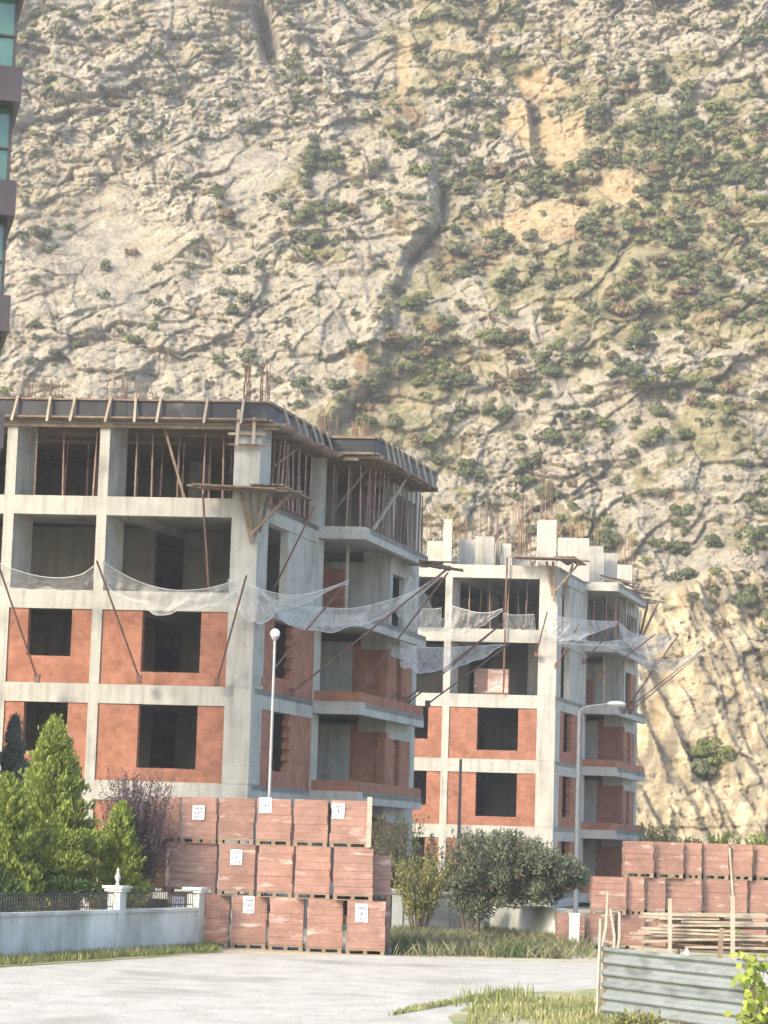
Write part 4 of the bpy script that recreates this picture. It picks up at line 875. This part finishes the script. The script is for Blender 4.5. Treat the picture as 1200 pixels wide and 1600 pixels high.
# ------------------------------------------------------------------ walls, railing
def fence(A, B, h, label, pillars, finials, rail):
    A = Vector(A); B = Vector(B); d = (B-A).normalized(); nrm = Vector((-d.y, d.x)); L = (B-A).length
    fr = lambda s, t, z: (A.x+d.x*s+nrm.x*t, A.y+d.y*s+nrm.y*t, z)
    e = empty('garden_wall', Vector((A.x, A.y, 0)), label, 'wall')
    MB(fr).box(0, L, 0, .2, 0, h).build('wall_body', M_STUCCO, e); MB(fr).box(-.02, L+.02, -.05, .25, h, h+.07).build('coping', M_STUCCO, e)
    for s, hp, fin in pillars:
        MB(fr).box(s-.16, s+.16, -.06, .26, 0, hp).build('pillar', M_STUCCO, e)
        c = MB(fr).box(s-.22, s+.22, -.12, .32, hp, hp+.07).box(s-.27, s+.27, -.16, .36, hp+.07, hp+.13).build('pillar_cap', M_STUCCO, e)
        if fin:
            x, y, _ = fr(s, .1, 0); MB().lathe((x, y, hp+.13), [(.001,0),(.06,0),(.05,.04),(.02,.07),(.06,.15),(.07,.2),(.035,.28),(.03,.33),(.04,.36),(.001,.42)]).build('finial', M_STUCCO, e, smooth=True)
    if rail:
        for s0, s1 in rail:
            n = int((s1-s0)/.11); mb = MB(fr)
            def top(s): return h+.45+.16*math.exp(-((s-(s0+s1)/2)/.35)**2)
            for k in range(n+1):
                s = s0+(s1-s0)*k/n; mb.tube([(s, .1, h+.07), (s, .1, top(s))], .011, 5)
            mb.tube([(s0+(s1-s0)*k/30, .1, top(s0+(s1-s0)*k/30)) for k in range(31)], .016, 5); mb.tube([(s0, .1, h+.15), (s1, .1, h+.15)], .014, 5)
            mb.build('railing', M_IRON, e)
    return e
A = onz(0, 1502, 0).xy; B = onz(312, 1482, 0).xy; d = (B-A).normalized(); L0 = (B-A).length
A2 = A-d*7.5; u2s = lambda u: 7.5+L0*(at(u, 1490, 55).x*1.0-at(0, 1490, 51.5).x)/(at(312, 1480, 60).x-at(0, 1490, 51.5).x)
sp = 7.5+L0*.555
fence(A2, B, .93, 'pale rendered garden wall with stone pillars and iron railing at the lower left', [(sp, 1.42, True), (7.5+L0-.1, 1.36, False)], None, [(.3, sp-.2), (sp+.2, 7.5+L0-.3)])
A = at(617, 1460, 73).xy; B = at(752, 1460, 73).xy
fence(A, B, 1.0, 'grey garden wall with pillars right of the tall brick stack', [(.05, 1.25, False), (1.42, 1.2, False), ((B-A).length-.1, 1.2, False)], None, None)
A = at(765, 1455, 75).xy; B = at(872, 1470, 70.5).xy
fence(A, B, .95, 'bluish white low wall behind the olive tree', [], None, None)

# ------------------------------------------------------------------ street lamps, posts
def lamp1():
    b = at(424, 1400, 63.5); top = at(430, 990, 63.5); b = Vector((top.x, 63.5, 0))
    e = empty('street_lamp', b, 'slim grey street lamp with white globe before the side wall of the nearer building', 'street lamp')
    MB().tube([b, Vector((b.x, b.y, 4)), Vector((b.x, b.y, top.z-.16))], .045, 10, .034).build('pole', M_STEEL, e)
    MB().tube([Vector((b.x, b.y, top.z-.17)), Vector((b.x, b.y, top.z-.08))], .06, 10, .12).build('collar', M_STEEL, e)
    MB().lathe((b.x, b.y, top.z), [(.001,-.13),(.07,-.11),(.115,-.05),(.13,0),(.12,.05),(.08,.1),(.03,.125),(.001,.13)], 16).build('globe', M_WHITE, e, smooth=True)
lamp1()
def lamp2():
    D = 82; hd = at(963, 1100, D); pt = at(905, 1110, D); b = Vector((pt.x, D, 0))
    e = empty('street_lamp', b, 'tall street lamp with flat white head on an arm before the farther building', 'street lamp')
    MB().tube([b, Vector((b.x, D, pt.z))], .085, 10, .055).build('pole', M_STEEL, e)
    MB().tube([Vector((b.x, D, pt.z)), Vector((b.x+.35, D, pt.z+.16)), Vector((hd.x-.25, D, hd.z))], .03, 8).build('arm', M_STEEL, e)
    MB().lathe((hd.x, D, hd.z-.04), [(.001,-.05),(.12,-.05),(.3,0),(.34,.05),(.22,.12),(.001,.14)], 16).build('lamp_head', M_WHITE, e, smooth=True)
lamp2()
t = at(720, 1186, 76); o = MB().tube([(t.x-.02, 76, 0), (t.x, 76, 2.5), (t.x, 76, t.z)], .06, 8, .045).build('utility_pole', M_IRON, origin=Vector((t.x, 76, 0))); tag(o, 'dark thin upright pole above the left side of the olive tree', 'pole')
b = onz(897, 1484, 0); e = MB().box(b.x-.13, b.x+.13, b.y, b.y+.22, 0, .94).box(b.x-.15, b.x+.15, b.y-.02, b.y+.24, .94, .98).build('white_post', mat('cream_paint', (.62,.62,.52), (.74,.73,.62), 3, .8, .1), origin=Vector((b.x, b.y, 0))); tag(e, 'short cream white concrete post at the road edge', 'post')

# ------------------------------------------------------------------ timber pile, stakes, corrugated fence
def timber_pile():
    base = onz(1085, 1492, 0); D = 61.5
    c = Vector((at(1080, 1440, D).x, D, 0)); n = 0
    rows_ = [(1400, 985, 1200, 9), ]
    for k in range(11):
        z = .30+k*.085
        for j in range(3):
            a = at(985+random.uniform(-8, 30)+k*2, 1440, D); b = at(1225+random.uniform(-30, 30), 1440, D); l = random.uniform(.55, 1)
            if random.random() < .5: a = a.lerp(b, 1-l)
            else: b = b.lerp(a, 1-l)
            y = D-.1+j*.42; zz = z+random.uniform(-.015, .015); w = random.uniform(.1, .18)
            o = MB().bar((a.x, y+random.uniform(-.1, .1), zz), (b.x, y+random.uniform(-.12, .12), zz+random.uniform(-.10, .10)), w*1.6, .06).build('timber_plank', M_PALE, origin=Vector((a.x, y, zz)))
            tag(o, '%s weathered plank in the %s of the right timber pile' % ('long' if l > .78 else 'short', ('lowest layers', 'lower middle layers', 'upper middle layers', 'topmost layers')[min(3, k//3)]), 'plank', 'planks in the timber pile')
    for i, (u, vt, vb, w, nm) in enumerate(((1048, 1404, 1480, .09, 'thick pale stake before the middle of the timber pile'), (1146, 1400, 1460, .10, 'thick pale stake at the right of the timber pile'))):
        a = at(u, vt, D-.6); o = MB().bar((a.x, D-.6, 0), (a.x-.02, D-.6, a.z), w, .1).build('wooden_stake', M_PALE, origin=Vector((a.x, D-.6, 0))); tag(o, nm, 'stake')
    for i, (u, vt, u2, nm) in enumerate(((950, 1392, 938, 'crooked thin stick at the left end of the timber pile'), (954, 1420, 960, 'short split branch beside the crooked stick'), (968, 1425, 962, 'rightmost thin stick left of the timber pile'), (1140, 1325, 1146, 'tall narrow board leaning on the top row of the right stack'))):
        D2 = 60 if i < 3 else 66.5; a = at(u, vt, D2); b = at(u2, 1490, D2); o = MB().tube([(b.x, D2, 0), ((a.x+b.x)/2+.05, D2, a.z/2), (a.x, D2, a.z)], .045, 6, .03).build('wooden_stick', M_PALE, origin=Vector((b.x, D2, 0))); tag(o, nm, 'stick')
    # loose rubble under the planks
    for k in range(18):
        a = at(random.uniform(985, 1190), 1478, 58); s = random.uniform(.06, .16)
        mb = MB(); mb.box(a.x-s, a.x+s, 58-s, 58+s, 0, s*1.5, s*.35); o = mb.build('rubble_block', random.choice([M_CON, M_WOOD, M_BRICK, M_IRON]), origin=Vector((a.x, 58, 0))); tag(o, 'broken lump of rubble on the ground under the timber pile', 'rubble', 'rubble under the timber pile')
timber_pile()
def tin_fence():
    A = onz(937, 1592, 0); A = Vector((A.x, A.y, 0)); B = Vector((at(1172, 1600, A.y-3.0).x, A.y-3.0, 0)); d = (B-A).normalized(); L = (B-A).length; h = 1.15
    fr = lambda s, t, z: (A.x+d.x*s-d.y*t, A.y+d.y*s+d.x*t, z)
    e = empty('corrugated_fence', A, 'grey green corrugated sheet metal fence in the lower right corner', 'fence')
    for (s0, s1, off) in ((0, L*.55, 0), (L*.53, L, -.03)):
        vs = []; fs = []; n = 90; m_ = 8
        for j in range(m_+1):
            s = s0+(s1-s0)*j/m_
            for i in range(n+1):
                z = h*i/n; p = (z/.19) % 1; t_ = off+.06*(smooth_s(p)); vs.append((s, t_+.02*sin(s*2.1+z*2), z-.01*s))
        for j in range(m_):
            for i in range(n): k = j*(n+1)+i; fs.append((k, k+n+1, k+n+2, k+1))
        o = MB(fr).add(vs, fs).build('metal_sheet', M_ZINC, e)
        so_ = o.modifiers.new('thickness', 'SOLIDIFY'); so_.thickness = .003
    for s in (.02, L*.5, L-.05): MB(fr).box(s-.03, s+.03, .06, .12, 0, h+.06).build('post', M_WOOD, e)
    p = MB(fr).bar((-.03, -.03, 0), (.03, -.03, h+.45), .05, .04).build('stake', M_PALE, e)
def smooth_s(p):
    if p < .25: return p/.25
    if p < .5: return 1
    if p < .75: return 1-(p-.5)/.25
    return 0
tin_fence()
a = at(1118, 1505, 41); b = at(1128, 1450, 41); o = MB().bar((a.x, 41, 0), (b.x, 41, b.z), .08, .05).build('wooden_stake', M_WOOD, origin=Vector((a.x, 41, 0))); tag(o, 'dark weathered stake standing behind the corrugated fence', 'stake')
a = at(1073, 1492, 44)
o = MB().lathe((a.x, 44, 0), [(.05,0),(.06,.2),(.05,.9),(.045,.95),(.02,1.0),(.001,1.02)], 10).build('white_canister', M_WHITE, origin=Vector((a.x, 44, 0)), smooth=True); tag(o, 'small white bottle-shaped post tip behind the corrugated fence', 'post')

# ------------------------------------------------------------------ trees and plants
def leafq(pts, dirs, ln, wd):
    """pts, dirs (n,3); returns diamond quads pointing along dirs"""
    n = len(pts); r = np.random.normal(size=(n, 3)); t = np.cross(dirs, r); t /= np.maximum(np.linalg.norm(t, axis=1), 1e-3)[:, None]
    ln = ln[:, None]; wd = wd[:, None]
    return np.stack([pts-dirs*ln*.5, pts-t*wd*.5, pts+dirs*ln*.5, pts+t*wd*.5], 1).reshape(-1, 3)
np.random.seed(3)
def nrmz(a): return a/np.maximum(np.linalg.norm(a, axis=1), 1e-6)[:, None]
def conifer(base, H, R, m, label, n=9000, prof=.8, sway=.0, name='conifer_tree', low=.06, ln=.16, group=None):
    e = empty(name, base, label, 'tree', group)
    MB().tube([base, base+Vector((.03, 0, H*.5)), base+Vector((0, 0, H*.93))], R*.09, 7, .01).build('trunk', M_BARK, e)
    # boughs: upswept plumes, each carrying sprays
    nb = int(n/55); q = []
    for k in range(nb):
        t = (k+random.random())/nb; t = t**1.15; z = low*H+t*(1-low)*H*.97
        rr = R*max(.03, ((1-t)**prof)*(.25+.75*min(1, (t+.12)/.25)))*random.uniform(.68, 1.12); a = random.uniform(0, 2*pi)
        tip = np.array([cos(a)*rr, sin(a)*rr, z+rr*.55+random.uniform(0, .15)*H*.3]); root = np.array([0, 0, z-rr*.1])
        s = np.random.uniform(.35, 1, 55)[:, None]; p = root+(tip-root)*s+np.random.normal(size=(55, 3))*(.055*R*(1.5-s))*np.array([1, 1, 1])
        d = nrmz((tip-root)[None]*.7+np.array([0, 0, rr*.55])+np.random.normal(size=(55, 3))*.30*rr)
        q.append(leafq(p, d, np.random.uniform(.6, 1.2, 55)*ln, np.random.uniform(.3, .6, 55)*ln*.75))
    q = np.concatenate(q); me = quads_mesh('crown', q, m); o = bpy.data.objects.new('crown', me); COL.objects.link(o); o.parent = e
    return e
def base_at(u, D): p = at(u, 1400, D); return Vector((p.x, D, 0))
def px(D): return D/F_PX
def zat(u, v, D): return at(u, v, D).z
conifer(base_at(73, 62), zat(85, 1128, 62), 1.6, M_THUJA, 'tallest bright green feathery conifer behind the left wall', 44000, .7, ln=.14)
conifer(base_at(2, 58.5), zat(10, 1212, 58.5), 1.15, M_THUJA, 'bright green conifer cut by the left edge of the picture', 26000, .6, ln=.14)
conifer(base_at(184, 60.5), zat(190, 1256, 60.5), .88, M_THUJA, 'small cone shaped bright conifer right of the wall pillar', 26000, .55, ln=.12)
conifer(base_at(10, 65), zat(22, 1118, 65), 1.15, M_SPRUCE, 'blue grey conifer behind the bright conifers at the far left', 14000, .8, ln=.15)
def blob_shrub(name, c, r3, m, label, n=6000, ln=.12, up=.4, cat='shrub', stems=True, lump=7):
    e = empty(name, Vector((c[0], c[1], 0)), label, cat)
    k = lump; cs = np.random.uniform(-.6, .6, (k, 3))*np.array(r3); rs = np.random.uniform(.42, .62, k)
    w = np.random.randint(0, k, n); d = nrmz(np.random.normal(size=(n, 3))); p = cs[w]+d*rs[w][:, None]*np.array(r3)*(np.random.uniform(.5, 1.08, n)[:, None])
    dd = nrmz(d+np.array([0, 0, up])*2+np.random.normal(size=(n, 3))*.5)
    q = leafq(p+np.array([0, 0, c[2]]), dd, np.random.uniform(.6, 1.3, n)*ln, np.random.uniform(.3, .6, n)*ln)
    q[:, 2] = np.maximum(q[:, 2], .02)
    me = quads_mesh('foliage', q, m); o = bpy.data.objects.new('foliage', me); COL.objects.link(o); o.parent = e
    if stems:
        mb = MB(); 
        for i in range(6): mb.tube([Vector((c[0], c[1], 0)), Vector((c[0]+cs[i % k][0]*.5, c[1]+cs[i % k][1]*.5, c[2]*.6)), Vector((c[0]+cs[i % k][0], c[1]+cs[i % k][1], c[2]+cs[i % k][2]*.6))], .035, 5, .012)
        mb.build('stem', M_BARK, e)
    return e
p = at(98, 1330, 59.4); blob_shrub('clipped_shrub', (p.x, p.y, p.z), (.85, .7, .52), M_THUJA, 'flat topped yellow green shrub under the tallest conifer', 15000, .13, .5)
p = at(60, 1380, 59); blob_shrub('clipped_shrub', (p.x, p.y, p.z), (1.2, .6, .42), M_THUJA2, 'dark green low shrub directly behind the left wall railing', 12000, .12, .4)
p = at(-30, 1385, 57); blob_shrub('clipped_shrub', (p.x, p.y, p.z), (.9, .6, .5), M_THUJA2, 'dark green low shrub at the left edge behind the railing', 8000, .12, .4)
# purple twiggy shrub: fan of upright twigs
def twiggy(base, H, R, m, label, nt=90, per=70, name='purple_shrub', ln=.09, cat='shrub', spread=1.0, droop=0):
    e = empty(name, base, label, cat); mb = MB(); q = []
    for k in range(nt):
        a = random.uniform(0, 2*pi); l = random.uniform(.6, 1)*H; o = random.random()**.6*R
        b0 = Vector((cos(a)*o*.15, sin(a)*o*.15, 0)); m1 = Vector((cos(a)*o*.5, sin(a)*o*.5, l*.55)); t1 = Vector((cos(a)*o*spread, sin(a)*o*spread, l-droop*o))
        mb.tube([base+b0, base+m1, base+t1], .014, 4, .004)
        s = np.random.uniform(.3, 1, per)[:, None]; P = np.where(s < .5, np.array(b0)+(np.array(m1)-np.array(b0))*s*2, np.array(m1)+(np.array(t1)-np.array(m1))*(s-.5)*2)+np.random.normal(size=(per, 3))*.05
        d = nrmz(np.array(t1-b0)[None]/l+np.random.normal(size=(per, 3))*.5); q.append(leafq(P, d, np.random.uniform(.6, 1.3, per)*ln, np.random.uniform(.35, .6, per)*ln))
    mb.build('stem', M_BARK, e); me = quads_mesh('foliage', np.concatenate(q), m); f_ = bpy.data.objects.new('foliage', me); COL.objects.link(f_); f_.parent = e; return e
twiggy(base_at(208, 61.4), zat(212, 1200, 61.4), 1.05, M_PLUM, 'dark purple leaved upright shrub before the brick stack', 190, 150, ln=.06)
# olive-like tree
def broad_tree(base, trunks, clumps, m, label, n=16000, ln=.1, name='olive_tree'):
    e = empty(name, base, label, 'tree'); mb = MB()
    for t in trunks: mb.tube([Vector(x) for x in t[:-1]], t[-1], 7, t[-1]*.3)
    for c in clumps:
        j = min(trunks, key=lambda t: (Vector(t[-2])-Vector(c[0])).length); mb.tube([Vector(j[-2]), Vector(c[0])], .025, 5, .008)
    mb.build('trunk', M_BARK, e); q = []; tot = sum(c[1]**2 for c in clumps)
    for c, r in clumps:
        k = int(n*r*r/tot); d = nrmz(np.random.normal(size=(k, 3))); P = np.array(c)-np.array(base)+d*r*(np.random.uniform(.15, 1.5, k)[:, None])*np.array([1, 1, 1])
        P = P + np.random.normal(size=(k, 3))*.03; dd = nrmz(d*.5+np.array([0, 0, .7])+np.random.normal(size=(k, 3))*.6); q.append(leafq(P, dd, np.random.uniform(.6, 1.3, k)*ln, np.random.uniform(.3, .5, k)*ln))
    me = quads_mesh('crown', np.concatenate(q), m); o = bpy.data.objects.new('crown', me); COL.objects.link(o); o.parent = e; return e
D = 71.0; bt = at(728, 1462, D); bt.z = 0
def A3(u, v, dd=0): return tuple(at(u, v, D+dd))
cl = []
for _ in range(120):
    u = random.uniform(712, 905); lo = np.interp(u, [700, 740, 800, 860, 910], [1425, 1440, 1425, 1410, 1380]); hi = np.interp(u, [700, 730, 790, 850, 890, 915], [1330, 1292, 1290, 1320, 1335, 1360])
    cl.append((A3(u, random.uniform(hi+12, lo-12), random.uniform(-1, 1)), random.uniform(.14, .30)))
broad_tree(bt, [[tuple(bt), A3(722, 1430), A3(716, 1395), A3(735, 1350), .05], [tuple(bt), A3(735, 1428), A3(745, 1395), A3(775, 1340), .05], [(bt.x+.35, D, 0), A3(748, 1440), A3(765, 1418), A3(782, 1392), A3(830, 1365), .055], [(bt.x+.1, D, 0), A3(745, 1420), A3(800, 1400), A3(870, 1375), .045]],
           cl, M_OLIVE, 'dark green olive like tree with several stems before the farther building', 26000, .125)
twiggy(base_at(655, 72), zat(655, 1330, 72), 1.1, M_YEL, 'yellowish green bush left of the olive tree', 50, 60, 'yellow_bush', .11)
twiggy(base_at(615, 74.5), zat(615, 1268, 74.5), .95, M_WEED, 'tall dry brown bush right beside the tall brick stack', 70, 60, 'dry_bush', .11)
twiggy(base_at(690, 75.5), zat(690, 1300, 75.5), .9, M_WEED, 'dry grassy bush behind the grey garden wall', 50, 50, 'dry_bush', .11)
twiggy(base_at(735, 76.5), zat(735, 1290, 76.5), .8, M_WEED, 'dry thin bush behind the left part of the olive tree', 40, 50, 'dry_bush', .11)
# green tops over the right stack
for u, vt, D_, m, lb in ((1012, 1285, 120, M_YEL, 'yellow green treetop beside the balcony of the farther building'), (1075, 1305, 122, M_YEL, 'bright green bush behind the right stack, left one'), (1120, 1298, 121, M_VINE, 'green bush behind the right stack, middle one'), (1185, 1300, 119, M_THUJA, 'green bush behind the right stack, right one')):
    b_ = base_at(u+8, D_); twiggy(b_, zat(u, vt, D_), random.uniform(.9, 1.5), m, lb, 90, 70, 'leafy_bush', .17)
# vine with large leaves, lower right
def vine():
    base = Vector((at(1192, 1600, 31).x, 31, 0)); e = empty('vine_plant', base, 'yellow green leafy climbing plant in the lower right corner', 'plant'); mb = MB(); q = []
    for k in range(16):
        tip = at(random.uniform(1150, 1215), random.uniform(1455, 1590), 31+random.uniform(-.3, .4)); m1 = base.lerp(tip, .5)+Vector((random.uniform(-.1, .1), 0, random.uniform(0, .1)))
        mb.tube([base, m1, tip], .008, 4, .003)
        for j in range(15):
            s = random.uniform(.25, 1.02); c = (base.lerp(m1, s*2) if s < .5 else m1.lerp(tip, s*2-1))+Vector([random.gauss(0, .05) for _ in range(3)])-base
            d = Vector((random.gauss(0, 1), random.gauss(-.6, .6), random.gauss(-.4, .6))).normalized(); t = d.cross(Vector((random.gauss(0, .4), -1, random.gauss(0, .4)))).normalized(); l = random.uniform(.08, .15); up = t.cross(d)*.02
            q += [tuple(c), tuple(c+d*l*.5-t*l*.4+up), tuple(c+d*l), tuple(c+d*l*.5+t*l*.4-up)]
    mb.build('stem', M_BARK, e); me = quads_mesh('foliage', np.array(q), M_VINE); o = bpy.data.objects.new('foliage', me); COL.objects.link(o); o.parent = e
vine()
for u, lb in ((975, 'small leafy weed before the left end of the corrugated fence'), (1010, 'second small leafy weed before the corrugated fence')):
    b = onz(u, 1625, 0); twiggy(Vector((b.x, b.y, 0)), .42, .2, M_YEL, lb, 14, 14, 'leafy_weed', .09, 'plant')

a = at(578, 1244, 59.2); o = MB().box(a.x-.06, a.x+.06, 59.95, 60.0, 2.6, 3.82).build('wooden_board', M_PALE, origin=Vector((a.x, 59.97, 2.6))); tag(o, 'pale upright board at the right end of the top row, left stack', 'board')
# ------------------------------------------------------------------ labels: tell repeats apart by their order
bpy.context.view_layer.update()
OW = 'first second third fourth fifth sixth seventh eighth ninth tenth eleventh twelfth thirteenth fourteenth fifteenth sixteenth seventeenth eighteenth nineteenth twentieth'.split()
by = {}
for o in COL.objects:
    if o.parent is None and 'label' in o.keys() and 'group' in o.keys(): by.setdefault(o['label'], []).append(o)
for lb, os_ in by.items():
    if len(os_) < 2 or len(os_) > 20: continue
    plank = 'plank' in lb
    os_.sort(key=lambda o: o.location.z if plank else proj(o.location.x, o.location.y, o.location.z)[0])
    for i, o in enumerate(os_): o['label'] = ('%s from bottom, ' if plank else '%s from left, ') % OW[i]+lb
for o in COL.objects:
    if 'label' in o.keys():
        while len(o['label'].replace('-', ' ').split()) > 16 and ' the ' in o['label']: o['label'] = o['label'].replace(' the ', ' ', 1)
# ------------------------------------------------------------------ haze in the air
hz = MB().box(-70, 75, -6, 345, -1.0, 130).build('haze', bpy.data.materials.new('air_haze'))
tag(hz, kind='stuff', label='thin warm haze in the air over the whole place')
hm = hz.data.materials[0]; hm.use_nodes = True; hn = hm.node_tree; hn.nodes.remove(hn.nodes['Principled BSDF'])
pv = hn.nodes.new('ShaderNodeVolumePrincipled'); pv.inputs['Density'].default_value = HAZE; pv.inputs['Color'].default_value = (.95, .95, .95, 1); pv.inputs['Anisotropy'].default_value = .3
hn.links.new(pv.outputs[0], hn.nodes['Material Output'].inputs['Volume'])
